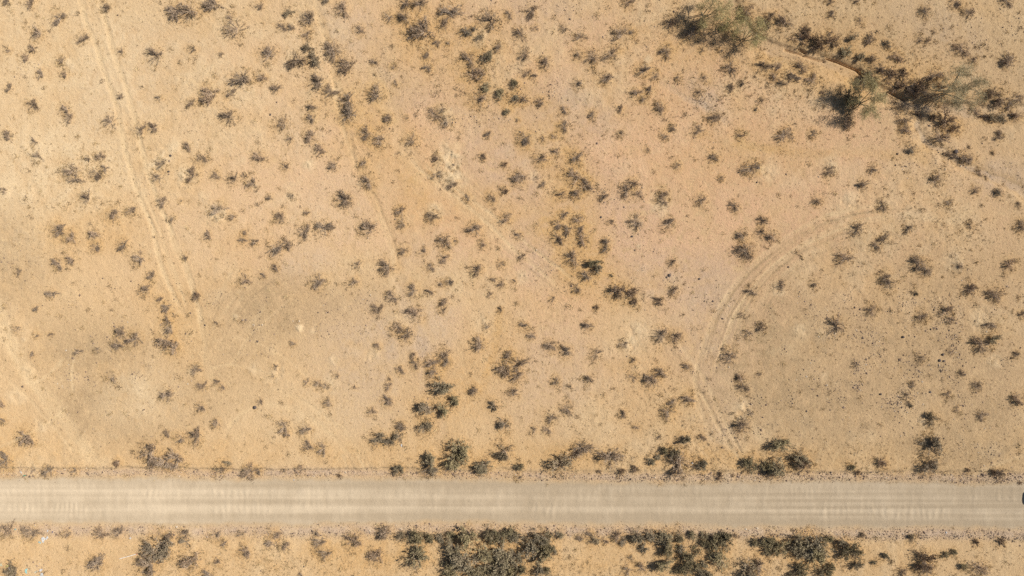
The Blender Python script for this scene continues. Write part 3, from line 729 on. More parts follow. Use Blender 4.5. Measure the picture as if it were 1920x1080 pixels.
rs = np.random.default_rng(42)
PROTO = {k: [] for k in 'dsgob'}
for i in range(22):
    PROTO['d'].append(shrub_proto(rs, M_DRY, 24 + 2 * (i % 12), 14, 330 + 110 * (i % 6), rs.uniform(.42, .78), rs.uniform(.06, .085), int(rs.integers(2, 5)), int(rs.integers(0, 3))))
for i in range(6):
    PROTO['s'].append(shrub_proto(rs, M_SPARSE, 22, 10, 240, rs.uniform(.4, .6), .075, int(rs.integers(3, 6)), 2))
for i in range(6):
    PROTO['g'].append(shrub_proto(rs, M_GREY, 38, 12, 1250, rs.uniform(.6, .8), .085, int(rs.integers(1, 4)), int(rs.integers(0, 2))))
for i in range(8):
    PROTO['o'].append(shrub_proto(rs, M_OLIVE, 46, 12, 2400, rs.uniform(.85, 1.1), .085, int(rs.integers(0, 4)), int(rs.integers(0, 2))))
for i in range(6):
    PROTO['b'].append(shrub_proto(rs, M_BROWN, 34, 12, 1000, rs.uniform(.5, .7), .085, int(rs.integers(2, 5)), int(rs.integers(0, 2))))

# ------------------------------------------------------------------ words for the shrubs: where each one stands
ZONES = [
 (30, 15, 'at the very top-left corner'), (95, 15, 'at the top edge, left of the twin tracks'), (60, 95, 'near the left edge, above a pale patch'), (30, 165, 'at the left edge, upper part'), (115, 125, 'a little left of the upper twin tracks'),
 (130, 205, 'left of the twin tracks, upper part'), (30, 255, 'at the left edge, a quarter down'), (190, 60, 'touching the top of the twin tracks'), (225, 140, 'between or touching the upper twin tracks'), (205, 230, 'just left of the twin tracks, upper part'),
 (275, 240, 'just right of the twin tracks, upper part'), (290, 105, 'on the bare flat right of the twin tracks'), (345, 20, 'at the top edge, right of the twin tracks'), (430, 35, 'near the top edge, left of the gully'), (390, 100, 'on pale soil below the top edge'), (395, 180, 'in the slanting row left of the gully'),
 (430, 220, 'below the slanting row left of the gully'), (510, 15, 'at the top edge, beside the gully'), (560, 30, 'at the top edge, left gully side'), (535, 55, 'near the gully head, left side'), (505, 105, 'left of the gully head clump'), (570, 100, 'in the clump at the gully head'), (635, 105, 'right side of the gully head'), (640, 25, 'at the top edge, over the gully'),
 (675, 55, 'alone right of the gully head'), (500, 155, 'below the gully head, left'), (600, 165, 'on the straw patch beside the gully'), (650, 195, 'along the gully, upper straw patch'), (705, 175, 'right of the upper straw patch'), (580, 225, 'in the line left of the gully'), (535, 250, 'left of the line beside the gully'), (720, 130, 'on grey ground right of the gully'), (700, 250, 'below the straw patch, in the gully'),
 (760, 20, 'at the top edge, centre-left clump'), (785, 60, 'in the dense clump, top centre-left'), (840, 30, 'in the tall clump, top centre'), (820, 80, 'below the tall clump, top centre'), (885, 60, 'right of the tall clump, top centre'), (915, 40, 'near the top edge, just left of centre'), (800, 118, 'under the dense clump, top centre-left'), (895, 125, 'in the ochre patch, top centre'), (935, 95, 'beside the ochre patch, top centre'),
 (945, 175, 'in the dark chain below the ochre patch'), (895, 185, 'left of the dark chain, top centre'), (825, 220, 'on the pinkish ground, upper centre'), (770, 262, 'above the pale diggings, upper centre'), (985, 25, 'near the top edge, just right of centre'), (980, 65, 'upper centre, left of the pale band'), (985, 105, 'upper centre, below the top scatter'), (990, 140, 'right of the dark chain, top centre'), (1010, 190, 'right end of the dark chain'), (915, 250, 'on grey gravel, upper centre'),
 (1060, 55, 'upper centre, pale grassy ground'), (1085, 70, 'upper centre, right of the grassy ground'), (1110, 105, 'in the row left of the big trees'), (1165, 65, 'near the top, left of the big trees'), (1180, 5, 'at the top edge, left of the trees'), (1135, 148, 'below the row left of the trees'), (1085, 155, 'upper centre-right, on bare gravel'), (1060, 210, 'upper centre-right, below bare gravel'), (1110, 215, 'right of centre, upper third'), (1160, 205, 'upper third, left of the grassy pair'),
 (1205, 135, 'above the grassy pair, upper right half'), (1200, 175, 'in the grassy pair, upper right half'), (1235, 200, 'just below the grassy pair'), (1250, 95, 'alone left of the tree shadows'), (1255, 42, 'in the shadow of the topmost tree'), (1300, 62, 'at the edge of the tree shadows'), (1355, 48, 'under the paired trees by the wash'), (1330, 96, 'standing in for shadow bits below paired trees'), (1370, 125, 'below the paired trees, left of wash'), (1400, 20, 'by the wash head, top edge'), (1435, 40, 'right of the wash head'),
 (1335, 150, 'on gravel below the paired trees'), (1370, 160, 'below the paired trees, lower scatter'), (1425, 190, 'between the trees and the round dark tree'), (1255, 250, 'upper right half, below the grassy pair'), (1310, 240, 'upper right half, on bare ground'), (1340, 223, 'upper right half, right of bare ground'), (1390, 254, 'upper right half, far below the trees'),
 (1465, 35, 'in the band above the cut bank, left'), (1505, 70, 'directly above the cut bank, left end'), (1550, 82, 'directly above the cut bank, middle'), (1590, 100, 'touching the cut bank, round and dark'), (1600, 72, 'in the row well above the cut bank'), (1660, 85, 'at the right end of the row'), (1560, 20, 'at the top edge, above the cut bank'), (1615, 38, 'near the top, above the bank row'), (1640, 120, 'on the bank at its right end'), (1680, 145, 'on the brushy bank left of the right tree'), (1700, 165, 'in brush thickened as the right tree shadow'), (1755, 140, 'just above the right tree shadow'),
 (1455, 125, 'in the cluster below the cut bank, left'), (1475, 148, 'in the cluster below the cut bank, lower'), (1510, 130, 'below the cut bank, middle'), (1520, 150, 'alone below the cluster by the bank'), (1595, 180, 'at the foot of the left tree'), (1615, 155, 'beside the left tree, on the wash'), (1587, 230, 'under the left tree shadow'), (1545, 175, 'left of the left tree shadow'), (1475, 250, 'below and left of the left tree'), (1525, 250, 'below the left tree, sparse'),
 (1735, 22, 'near the top edge, far right'), (1805, 20, 'at the top edge, far right'), (1885, 5, 'at the top-right corner'), (1735, 70, 'far right, below the top edge'), (1803, 95, 'far right, above the right tree'), (1890, 115, 'at the right edge, above the wash'), (1875, 180, 'on the wash bank, right edge'), (1875, 218, 'below the wash, right edge'), (1830, 205, 'in the wash, right of the tree'), (1875, 256, 'alone near the right edge, upper'), (1700, 235, 'left bank of the side wash'), (1770, 230, 'inside the fork of the washes'), (1690, 200, 'at the fork of the washes'), (1705, 280, 'alone left of the side wash'), (1790, 295, 'along the side wash, middle'), (1840, 325, 'along the side wash, lower'), (1870, 290, 'right of the side wash'), (1905, 385, 'at the right edge, below the side wash'),
 (65, 290, 'at the left edge, below a quarter'), (10, 355, 'at the left edge, a third down'), (140, 325, 'in the big pair left of the tracks'), (180, 310, 'in the cluster beside the big pair'), (160, 373, 'alone below the big pair'), (300, 320, 'on the burrow patch right of tracks'), (355, 270, 'above the burrow patch'), (375, 300, 'right of the burrow patch, upper'), (380, 330, 'in the row right of the burrow patch'), (460, 335, 'at the right end of the burrow row'), (230, 400, 'left beside the twin tracks, middle'), (305, 380, 'right against the twin tracks, middle'), (330, 400, 'right of the twin tracks, middle'), (405, 395, 'on the white diggings, left half'), (435, 405, 'right of the white diggings, left half'), (120, 440, 'in the left pair, two-fifths down'), (177, 450, 'in the stacked pair, left half'), (245, 470, 'left of the lower twin tracks'), (120, 490, 'in the touching pair, left half'), (35, 510, 'at the left edge, halfway down'), (285, 440, 'between the twin tracks, lower part'), (345, 482, 'right against the lower twin tracks'), (387, 442, 'on bare soil right of lower tracks'), (460, 450, 'in the small trio, left of centre'), (285, 515, 'left of where the twin tracks fade'), (459, 525, 'alone, right of the fading tracks'),
 (485, 295, 'in the left half, upper middle'), (530, 315, 'small pair ground, left of the gully'), (600, 282, 'just left of the gully, upper middle'), (625, 308, 'hard by the gully, upper middle'), (682, 305, 'inside the gully, upper middle'), (690, 342, 'at the bend of the gully'), (505, 370, 'left of centre, on pale flat'), (545, 368, 'on pale flat with diggings'), (645, 375, 'alone left of the gully bend'), (570, 398, 'left of centre, above the slanting row'), (525, 408, 'left of centre, above the chain'), (590, 430, 'in the slanting chain left of the gully'), (520, 465, 'at the lower end of the chain'), (510, 505, 'below the slanting chain'), (690, 430, 'alone left of the lower gully'), (595, 528, 'alone below the chain, left of centre'), (668, 500, 'left of the lower gully, small'), (665, 530, 'left of the lower gully, lowest'), (722, 500, 'against the lower gully, left side'), (755, 400, 'right of the gully, upper'), (752, 420, 'right of the gully, middle'), (755, 470, 'right of the gully, lower'), (810, 405, 'between the gully and paired ruts'), (795, 475, 'right of the gully, small and pale'), (820, 295, 'at the pale diggings, upper'), (845, 345, 'at the pale diggings, lower'), (905, 294, 'on the grey gravel, centre'), (945, 308, 'on the grey gravel, right part'), (878, 371, 'at the paired ruts, upper end'), (925, 370, 'above the paired ruts'), (948, 410, 'right of the paired ruts'), (890, 430, 'left of the paired ruts'), (833, 455, 'centre, below the gully bend'), (832, 485, 'centre, below its neighbour pair'), (805, 500, 'centre, small and dark'), (905, 456, 'left against the paired ruts'), (893, 505, 'below the paired ruts, left'), (935, 515, 'below the paired ruts, centre'), (940, 535, 'centre of the photo, low tuft'), (835, 528, 'centre, beside the sandy channel'),
 (985, 262, 'at centre, above the bent branch'), (1012, 295, 'at centre, upper middle'), (1043, 285, 'at centre right, upper middle'), (1078, 298, 'above the long dead bush'), (973, 335, 'flat and bent, at centre'), (1019, 347, 'below centre top, small'), (1085, 340, 'in the long tangled bush, centre right'), (1054, 365, 'left of the tangled bush'), (1131, 368, 'right of the tangled bush'), (1180, 355, 'in the wide loose bush, centre right'), (1243, 370, 'in the upright pair, centre right'), (1315, 375, 'alone right of the upright pair'), (1338, 295, 'right half, upper middle'), (1352, 333, 'right half, faint'), (1405, 317, 'right half, with a dark rock beside'), (1375, 385, 'right half, star shaped'), (1270, 312, 'right half, faint and pale'), (1213, 281, 'right half, faint, upper'),
 (1060, 410, 'in the nine-bush cluster, top'), (1050, 425, 'in the nine-bush cluster, left'), (1085, 445, 'in the nine-bush cluster, right'), (1045, 447, 'in the nine-bush cluster, lower left'), (1145, 415, 'right of the nine-bush cluster, small'), (1192, 417, 'on diggings right of the cluster'), (1254, 420, 'leaning, right of the diggings'), (1135, 462, 'below right of the nine-bush cluster'), (972, 443, 'beside the ruts, right'), (979, 480, 'in the ruts, right'), (1070, 484, 'below the nine-bush cluster'), (1118, 500, 'in the dark pair at centre right'), (1100, 516, 'left of the dark pair'), (1146, 516, 'right of the dark pair, tiny'), (1260, 491, 'alone right of the dark pair'), (1428, 415, 'stacked by the curved track'), (1395, 460, 'in the tall forked bush by the track'), (965, 526, 'at the centre, tiny'),
 (1447, 444, 'touching the curved track, top'), (1555, 320, 'right side, upper middle'), (1635, 316, 'right side, beside its neighbour'), (1618, 345, 'right side, below its neighbour'), (1532, 376, 'right side, above the curved track'), (1656, 385, 'at the start of the curved track'), (1761, 335, 'loose and wide, right side'), (1780, 380, 'right side, faint'), (1828, 355, 'right side, by the gravel patch'), (1873, 362, 'right side, round, by the gravel'), (1818, 422, 'right side, small'), (1606, 431, 'just below the curved track'), (1701, 428, 'right side, middle, small'), (1650, 455, 'in the joined pair, right side'), (1585, 482, 'below the curved track, spreading'), (1726, 500, 'right side, ragged'), (1796, 500, 'right side, beside diggings'), (1893, 496, 'near the right edge, middle'), (1464, 535, 'inside the curved track'), (1526, 531, 'inside the curved track, faint'), (1662, 526, 'in the stacked pair, right side'),
 (95, 552, 'near the left edge, just past half'), (67, 580, 'near the left edge, small'), (274, 542, 'left of the dark column'), (305, 570, 'at the top of the dark column'), (315, 610, 'in the middle of the dark column'), (315, 648, 'at the foot of the dark column'), (369, 555, 'where the twin tracks fade'), (405, 606, 'tiny, right of the dark column'), (45, 620, 'left edge, lower, faint'), (80, 630, 'left edge, lower, small'), (60, 665, 'by the lower-left tracks'), (150, 658, 'above the pale stroke, lower left'), (230, 635, 'in the trio left of the column'), (210, 708, 'on brown soil, lower left'), (370, 695, 'lower left, right of the pale disc'), (378, 725, 'lower left, below its neighbour'), (410, 722, 'in the tiny pair, lower left'), (312, 742, 'on the pale disc, lower left'), (376, 764, 'lower left, below the pale disc'), (405, 794, 'lower left, towards the road'), (3, 770, 'cut by the left edge, lower'),
 (733, 556, 'left of centre, below middle'), (707, 580, 'left of the sandy channel'), (785, 545, 'in the pair above the channel'), (777, 588, 'dense, beside the sandy channel'), (832, 570, 'in the small pair, below centre'), (753, 620, 'in the big round ring, below centre'), (918, 552, 'below centre, small'), (937, 580, 'below centre, tiny'), (912, 611, 'below centre, faint'), (898, 645, 'below centre, wide and flat'), (548, 643, 'lower left of centre, faint'), (707, 649, 'left of the channel, small'), (777, 670, 'left of the channel thicket'), (830, 675, 'in the channel thicket, upper'), (815, 697, 'in the channel thicket, middle'), (825, 725, 'the round one in the channel thicket'), (800, 765, 'in the channel thicket, lower'), (850, 757, 'in the channel thicket, lower right'), (750, 695, 'left of the channel thicket, small'), (728, 718, 'left of the channel thicket, lower'), (725, 752, 'left of the channel, bushy'), (697, 772, 'left of the channel, low'), (517, 695, 'lower left of centre, on diggings'), (590, 718, 'in the faint row, lower left'), (663, 726, 'end of the faint row'), (615, 755, 'lower left of centre, grey'), (486, 752, 'at the pale arc'), (530, 802, 'sparse, above the road, left'), (573, 806, 'dark, above the road, left'), (887, 734, 'right of the channel thicket'), (923, 760, 'right of the channel, grey'), (945, 796, 'right of the channel, lower'), (751, 800, 'above the roadside thicket, left'), (795, 803, 'above the roadside thicket'), (955, 680, 'in the big bush below centre'), (960, 738, 'below the big bush'),
 (1081, 543, 'below the dark pair, left'), (1165, 548, 'in the large brown clump, centre right'), (1190, 570, 'under the large brown clump'), (1236, 565, 'right of the large brown clump'), (1265, 543, 'upper right of the brown clump'), (1117, 576, 'left of the brown clump, small'), (1036, 560, 'right of centre, tiny'), (985, 610, 'in the pair right of centre, upper'), (997, 629, 'in the pair right of centre, lower'), (1102, 610, 'right of centre, upright'), (1030, 648, 'right of centre, lower pair left'), (1061, 659, 'right of centre, lower pair right'), (1117, 664, 'right of centre, faint round'), (1170, 645, 'by the pale diggings, lower right'), (1186, 675, 'below the pale diggings, small'), (1252, 630, 'in the wide flat bush, lower right'), (1409, 548, 'right of the curved tracks'), (1389, 590, 'between curved tracks and edge, small'), (1415, 620, 'right of the curved tracks, pair'), (1368, 668, 'on the curved tracks, dark'), (1287, 686, 'between the tracks, small'), (1228, 710, 'in the crooked bush, lower right'), (1186, 707, 'left of the crooked bush'), (1041, 715, 'lower centre, faint'), (1103, 712, 'lower centre, small dark'), (1392, 718, 'by the lower tracks, upper'), (1423, 702, 'by the lower tracks, tiny'), (1395, 790, 'by the lower tracks, bottom'), (1288, 748, 'lower right, left of tracks'), (1255, 765, 'lower right, joined pair'), (1060, 767, 'lower centre, upper of pair'), (1034, 782, 'lower centre, lower of pair'), (1170, 778, 'lower centre, with trailing twigs'), (1192, 800, 'lower centre, small'), (1015, 806, 'lower centre, above the road'),
 (1716, 550, 'right side, tiny round'), (1818, 543, 'right side, middle'), (1865, 548, 'near the right edge, twiggy'), (1633, 582, 'right side, on gravel'), (1567, 612, 'right side, large and broad'), (1726, 594, 'right side, below middle'), (1777, 590, 'right side, double'), (1857, 608, 'near the right edge, star shaped'), (1917, 588, 'cut by the right edge'), (1852, 640, 'near the right edge, double clump'), (1905, 665, 'near the right edge, small'), (1726, 672, 'on the stony patch'), (1781, 660, 'right of the stony patch'), (1605, 684, 'left of the stony patch'), (1802, 701, 'below the stony patch, right'), (1711, 721, 'below the stony patch'), (1832, 724, 'lower right, loose'), (1777, 738, 'lower right, small'), (1702, 750, 'lower right, on brown stones'), (1909, 750, 'at the right edge, lower'), (1795, 768, 'lower right, faint'), (1841, 778, 'lower right, sandy'), (1746, 787, 'lower right, round grey'),
 (47, 820, 'above the road, far left'), (7, 864, 'cut by the left edge, above the road'), (85, 883, 'on the road bank, far left'), (136, 882, 'on the road bank, left'), (220, 867, 'above the road bank, left'), (277, 850, 'in the roadside pair, left'), (315, 865, 'in the roadside pair, left, lower'), (312, 813, 'above the roadside pair, left'), (367, 820, 'above the roadside pair, right'), (425, 870, 'on the shadowed road bank'), (470, 885, 'on the shadowed road bank, right'), (540, 815, 'above the road, small'), (575, 836, 'above the road, with faint neighbour'), (560, 881, 'on the road edge, left of centre'), (637, 895, 'on the road edge, brown'), (725, 823, 'in the flat roadside thicket'), (745, 880, 'alone on the road edge, round'), (805, 870, 'in the tall roadside clump, left'), (855, 845, 'in the tall roadside clump, dark'), (908, 872, 'right of the tall roadside clump'), (945, 848, 'grey, right of the roadside clump'), (973, 880, 'centre of the road edge, round'), (1050, 872, 'big grey, on the road edge'), (1088, 840, 'twiggy, above the road edge'), (1143, 857, 'spidery, above the road edge'), (1160, 884, 'on the road edge, low'), (1192, 880, 'on the road edge, round brown'), (1235, 845, 'in the small dark chain by the road'), (1272, 865, 'in the broad roadside bush'), (1285, 825, 'above the broad roadside bush'), (1317, 823, 'right of the broad roadside bush'), (1313, 872, 'tail of the broad roadside bush'), (1350, 893, 'on the road edge, brown ball'), (1425, 875, 'in the right roadside clump'), (1465, 835, 'above the right roadside clump'), (1500, 860, 'right end of the roadside clump'), (1600, 880, 'on the road edge, right, small'), (1650, 866, 'brown, above the road, right'), (1742, 838, 'tall, above the road, right'), (1742, 876, 'touching the road edge, right'), (1815, 882, 'on the road edge, right, tiny'), (1870, 890, 'on the road edge, far right'),
 (12, 997, 'below the road, far left corner'), (55, 1000, 'below the road, beside white litter'), (22, 1072, 'in the litter heap, bottom left'), (122, 1002, 'below the road, left, small'), (200, 1000, 'below the road, left, pair'), (180, 1060, 'at the bottom edge, left'), (285, 1030, 'in the big bush by the pole'), (277, 1062, 'under the big bush by the pole'), (357, 1056, 'right of the big bush'), (340, 1010, 'above and right of the big bush'), (400, 1010, 'below the road, gravel edge'), (460, 1032, 'below the road, alone'), (407, 1052, 'below the road, small'), (520, 1018, 'below the road, loose trio'), (595, 1015, 'below the road, dark pair'), (609, 1038, 'below the dark pair'), (662, 1018, 'below the road, flat bush'), (704, 1045, 'left of the great thicket'), (740, 1005, 'upper left tip of the great thicket'), (780, 1010, 'left arm of the great thicket'), (840, 1005, 'upper row of the great thicket, left'), (780, 1048, 'round left outlier of the great thicket'), (890, 1008, 'upper row of the great thicket, middle'), (950, 1005, 'upper row of the great thicket, right'), (860, 1040, 'middle of the great thicket'), (930, 1035, 'right middle of the great thicket'), (850, 1070, 'bottom edge of the great thicket, left'), (930, 1065, 'bottom edge of the great thicket, middle'), (1020, 1010, 'right wing of the great thicket'), (1010, 1035, 'right wing of the great thicket, lower'), (1015, 1072, 'bottom edge, right of great thicket'),
 (1110, 1012, 'in the low row between thickets'), (1160, 1010, 'right part of the low row'), (1190, 1065, 'in the gap between thickets'), (1205, 1008, 'left end of the middle thicket'), (1245, 1015, 'upper left of the middle thicket'), (1300, 1005, 'top of the middle thicket'), (1320, 1020, 'heart of the middle thicket'), (1350, 1018, 'right end of the middle thicket'), (1245, 1057, 'lower left of the middle thicket'), (1295, 1055, 'lower heart of the middle thicket'), (1350, 1050, 'lower right of the middle thicket'), (1410, 1065, 'large, bottom edge, right of middle thicket'), (1430, 1018, 'between middle and right thickets'), (1500, 1015, 'upper left of the right thicket'), (1520, 1030, 'heart of the right thicket'), (1545, 1018, 'right end of the right thicket'), (1590, 1030, 'right of the right thicket'), (1495, 1070, 'bottom edge, below the right thicket'), (1545, 1070, 'bottom edge, under the right thicket'), (1618, 1003, 'on the lower road edge, brown'), (1710, 1011, 'on the lower road edge, grey'), (1660, 1042, 'lower right scatter, small'), (1607, 1060, 'lower right scatter, round'), (1735, 1058, 'brown, bottom edge, right'), (1780, 1037, 'small twin, bottom right'), (1830, 1020, 'on the lower road edge, far right'), (1806, 1062, 'bottom right, tiny'), (1838, 1067, 'bottom right, twiggy'), (1690, 1075, 'bottom edge, right, cut off'),
]
zone_pts = np.array([(z[0], z[1]) for z in ZONES], float)
zone_of = [int(np.argmin(((zone_pts - (q[0], q[1])) ** 2).sum(1))) for q in shrubs]
members = {}
for i, z in enumerate(zone_of):
    members.setdefault(z, []).append(i)
LOOK = {'d': 'grey-brown dry', 's': 'sparse faded', 'g': 'grey-green leafy', 'o': 'dark olive leafy', 'b': 'dark brown dry'}
NAME = {'d': 'dry_shrub', 's': 'sparse_shrub', 'g': 'grey_shrub', 'o': 'olive_shrub', 'b': 'brown_shrub'}
GROUP = {'d': 'grey-brown dry shrubs on the desert flat', 's': 'sparse faded shrubs on the desert flat', 'g': 'grey-green shrubs on the desert flat', 'o': 'olive shrubs in and around the thickets', 'b': 'dark brown shrubs by the banks'}
ORD = ['', 'leftmost', 'second from left', 'third from left', 'fourth from left', 'fifth from left', 'sixth from left', 'seventh from left', 'eighth from left']


def size_word(r):
    return 'tiny' if r < 6 else 'small' if r < 9.2 else 'middling' if r < 13.5 else 'large'


labels = {}
for z, ids in members.items():
    ids = sorted(ids, key=lambda i: shrubs[i][0])
    for n, i in enumerate(ids, 1):
        rank = '' if len(ids) == 1 else ', ' + ('rightmost' if n == len(ids) else ORD[n]) + ''
        kind = shrubs[i][3]
        if len(f"{LOOK[kind]} {ZONES[z][2]}{rank}".split()) > 14: rank = rank.replace(' from left', '')
        labels[i] = f"{size_word(shrubs[i][2])} {LOOK[kind]} shrub {ZONES[z][2]}{rank}"

pr = random.Random(77)
for i, (px, py, r, k) in enumerate(shrubs):
    st, fo = PROTO[k][pr.randrange(len(PROTO[k]))]
    size = r * S * {'d': .98, 's': 1.05, 'g': .95, 'o': .98, 'b': 1.0}[k] * pr.uniform(.9, 1.1) * (1.14 if r > 13 and py > 790 else 1.06 if r > 13 else 1.0)
    # the crown is seen displaced outwards by its height; put the foot back under it, sunward of its own shade
    hz = .35 * size
    fx = 960 + (px + .10 * r - 960) * (1 - hz / H_CAM)
    fy = 540 + (py - .03 * r - 540) * (1 - hz / H_CAM)
    x, y = P(fx, fy)
    small = k == 'd' and r < 10.3
    root = bpy.data.objects.new('small_dry_shrub' if small else NAME[k], None)
    root.empty_display_size = .3
    root.location = (x, y, zat(fx, fy) - .02)
    root.rotation_euler = (pr.gauss(0, .05), pr.gauss(0, .05), pr.uniform(0, 2 * math.pi))
    q = pr.uniform(.82, 1.2)
    root.scale = (size * q, size / q, size * pr.uniform(.85, 1.15))
    tag(link(root), labels[i], 'shrub', 'small grey-brown shrubs on the desert flat' if small else GROUP[k])
    link(bpy.data.objects.new('stems', st), root)
    link(bpy.data.objects.new('foliage', fo), root)

# ------------------------------------------------------------------ palo verde trees
def palo_verde(name, label, crown_px, crown_py, rad, hgt, seed):
    """crown_px/py: where the crown shows in the photo; the foot stands back towards the picture centre"""
    rt = np.random.default_rng(seed)
    hgt *= 1.12
    hc = hgt * .66
    fx = 960 + (crown_px - 960) * (1 - hc / H_CAM)
    fy = 540 + (crown_py - 540) * (1 - hc / H_CAM)
    wood, cr = Tri(), Tri()
    tips = []

    def grow(p, d, L, r, lev):
        n = 4
        pts = [p]
        for k in range(n):
            d = d + rt.normal(0, .16, 3) + np.array([0, 0, .05 if lev < 2 else -.02])
            d = d / np.linalg.norm(d)
            p = p + d * L / n
            pts.append(p)
        wood.tube(pts, r, r * .55, 6 if lev == 0 else 4 if lev < 3 else 3)
        if lev >= 2:
            for q in pts[1:]: tips.append((q, d))
        if lev == 4: return
        for k in range(3 if lev < 3 else 2):
            base = pts[-1] if k < 2 else pts[2]
            nd = d + rt.normal(0, .55, 3)
            nd[2] = nd[2] * .6 + .12
            nd /= np.linalg.norm(nd)
            grow(base, nd, L * rt.uniform(.6, .85), r * .58, lev + 1)

    for k in range(4):
        th = 2 * math.pi * (k + rt.uniform(-.25, .25)) / 4
        d = np.array([math.cos(th) * .8, math.sin(th) * .8, rt.uniform(.9, 1.3)])
        grow(np.array([.08 * math.cos(th), .08 * math.sin(th), -.1]), d / np.linalg.norm(d), hgt * .30, .085, 0)
    tp = np.array([t[0] for t in tips])
    td = np.array([t[1] for t in tips])
    allv = np.array(wood.v)
    fx_s = rad / max(np.percentile(np.abs(tp[:, :2]), 96), .1)
    fz_s = hgt / max(np.percentile(tp[:, 2], 98), .1)
    sc = np.array([fx_s, fx_s, fz_s])
    wood.v = list(allv * sc)
    tp = tp * sc
    n = int(1100 * rad * rad)
    j = rt.integers(0, len(tp), n)
    c = tp[j] + rt.normal(0, .20, (n, 3))
    dd = td[j] * .7 + rt.normal(0, .6, (n, 3))
    dd /= np.linalg.norm(dd, axis=1, keepdims=True)
    cr.blades(c, dd * rt.uniform(.18, .5, (n, 1)), rt.uniform(.010, .022, n))
    x, y = P(fx, fy)
    root = bpy.data.objects.new(name, None)
    root.location = (x, y, zat(fx, fy))
    tag(link(root), label, 'tree', 'palo verde trees along the wash')
    link(bpy.data.objects.new('trunk', wood.mesh('trunk', M_BARK, True)), root)
    link(bpy.data.objects.new('crown', cr.mesh('crown', M_PALO)), root)


palo_verde('palo_verde_tree', 'pale green thin-crowned tree cut off by the top edge left of the wash', 1334, 8, 2.1, 4.6, 3)
palo_verde('palo_verde_tree', 'small pale green tree between the topmost tree and the wash head', 1368, 40, 1.5, 3.8, 4)
palo_verde('palo_verde_tree', 'pale green tree standing beside the wash head with streaky shadow', 1412, 56, 1.8, 4.2, 5)
palo_verde('palo_verde_tree', 'green open-crowned tree with round black bush at its foot', 1638, 180, 2.3, 4.4, 6)
palo_verde('palo_verde_tree', 'yellow-green wide tree with long streaked shadow at the upper right', 1804, 160, 2.6, 4.6, 7)


# ------------------------------------------------------------------ loose stone, dry grass, twig litter
def field_at(Fd, px, py):
    x, y = (px - 960) * S, (540 - py) * S
    i = np.clip(np.searchsorted(xs, x), 0, nx - 1)
    j = np.clip(np.searchsorted(ys, y), 0, ny - 1)
    return Fd[j, i]


def scatter(Fd, n_try, n_max, top, seed):
    r_ = np.random.default_rng(seed)
    px, py = r_.uniform(-30, 1950, n_try), r_.uniform(-25, 1105, n_try)
    ok = r_.random(n_try) < np.clip(field_at(Fd, px, py), 0, top) / top
    px, py = px[ok][:n_max], py[ok][:n_max]
    return px, py, np.stack([(px - 960) * S, (540 - py) * S, field_at(Z, px, py)], 1), r_


def tone_attr(me, tone):
    col = np.ones((len(me.vertices), 4), np.float32)
    col[:, :3] = tone
    me.attributes.new('tone', 'FLOAT_COLOR', 'POINT').data.foreach_set('color', col.ravel())


def tone_mat(name, rough):
    m, g = new_mat(name, rough, .2)
    at = g.n('ShaderNodeAttribute', attribute_name='tone')
    k = g.maprange(g.noise(9.0, 3, .6, g.n('ShaderNodeNewGeometry').outputs['Position']), .3, .7, .75, 1.2)
    g.l(g.mix(1.0, at.outputs['Color'], k, 'MULTIPLY'), g.bsdf.inputs['Base Color'])
    return m


M_STONE = tone_mat('loose_stone', .85)
OCT = np.array([(1, 0, 0), (0, 1, 0), (-1, 0, 0), (0, -1, 0), (0, 0, 1), (0, 0, -1)], float)
OCF = np.array([(0, 1, 4), (1, 2, 4), (2, 3, 4), (3, 0, 4), (1, 0, 5), (2, 1, 5), (3, 2, 5), (0, 3, 5)])
px, py, pos, r_ = scatter(stone_d, 420000, 38000, 1.3, 61)
n = len(px)
size = np.clip(r_.lognormal(math.log(.046), .50, n), .02, .17)
vv = OCT[None] * (size[:, None, None] * r_.uniform(.7, 1.35, (n, 6, 1)))
vv[:, :, 2] *= .75
th = r_.uniform(0, 6.283, n)
cs, sn = np.cos(th)[:, None], np.sin(th)[:, None]
vv = np.stack([vv[:, :, 0] * cs - vv[:, :, 1] * sn, vv[:, :, 0] * sn + vv[:, :, 1] * cs, vv[:, :, 2]], 2)
vv += pos[:, None, :] + np.array([0, 0, .012])
pal = np.array([(.16, .11, .080), (.20, .14, .105), (.12, .088, .072), (.28, .20, .145), (.36, .27, .19), (.52, .43, .32)])
tone = pal[r_.choice(6, n, p=[.26, .22, .16, .18, .12, .06])]
_, _, tpos, _ = scatter(shoulder * (1 - .9 * inroad), 330000, 22000, 1.0, 65)      # finer chippings thrown off the road
m_ = len(tpos)
tv = OCT[None] * (r_.uniform(.018, .05, m_)[:, None, None] * r_.uniform(.7, 1.4, (m_, 6, 1))) + tpos[:, None, :] + np.array([0, 0, .008])
vv = np.concatenate([vv, tv])
tone = np.concatenate([tone, pal[r_.choice(6, m_, p=[.15, .2, .1, .2, .2, .15])]])
n += m_
me = np_mesh('gravel', vv.reshape(-1, 3), (OCF[None] + 6 * np.arange(n)[:, None, None]).reshape(-1, 3), M_STONE)
tone_attr(me, np.repeat(tone, 6, 0))
tag(link(bpy.data.objects.new('gravel', me)), 'loose brown stones strewn along the road edges and stony patches', 'gravel', kind='stuff')

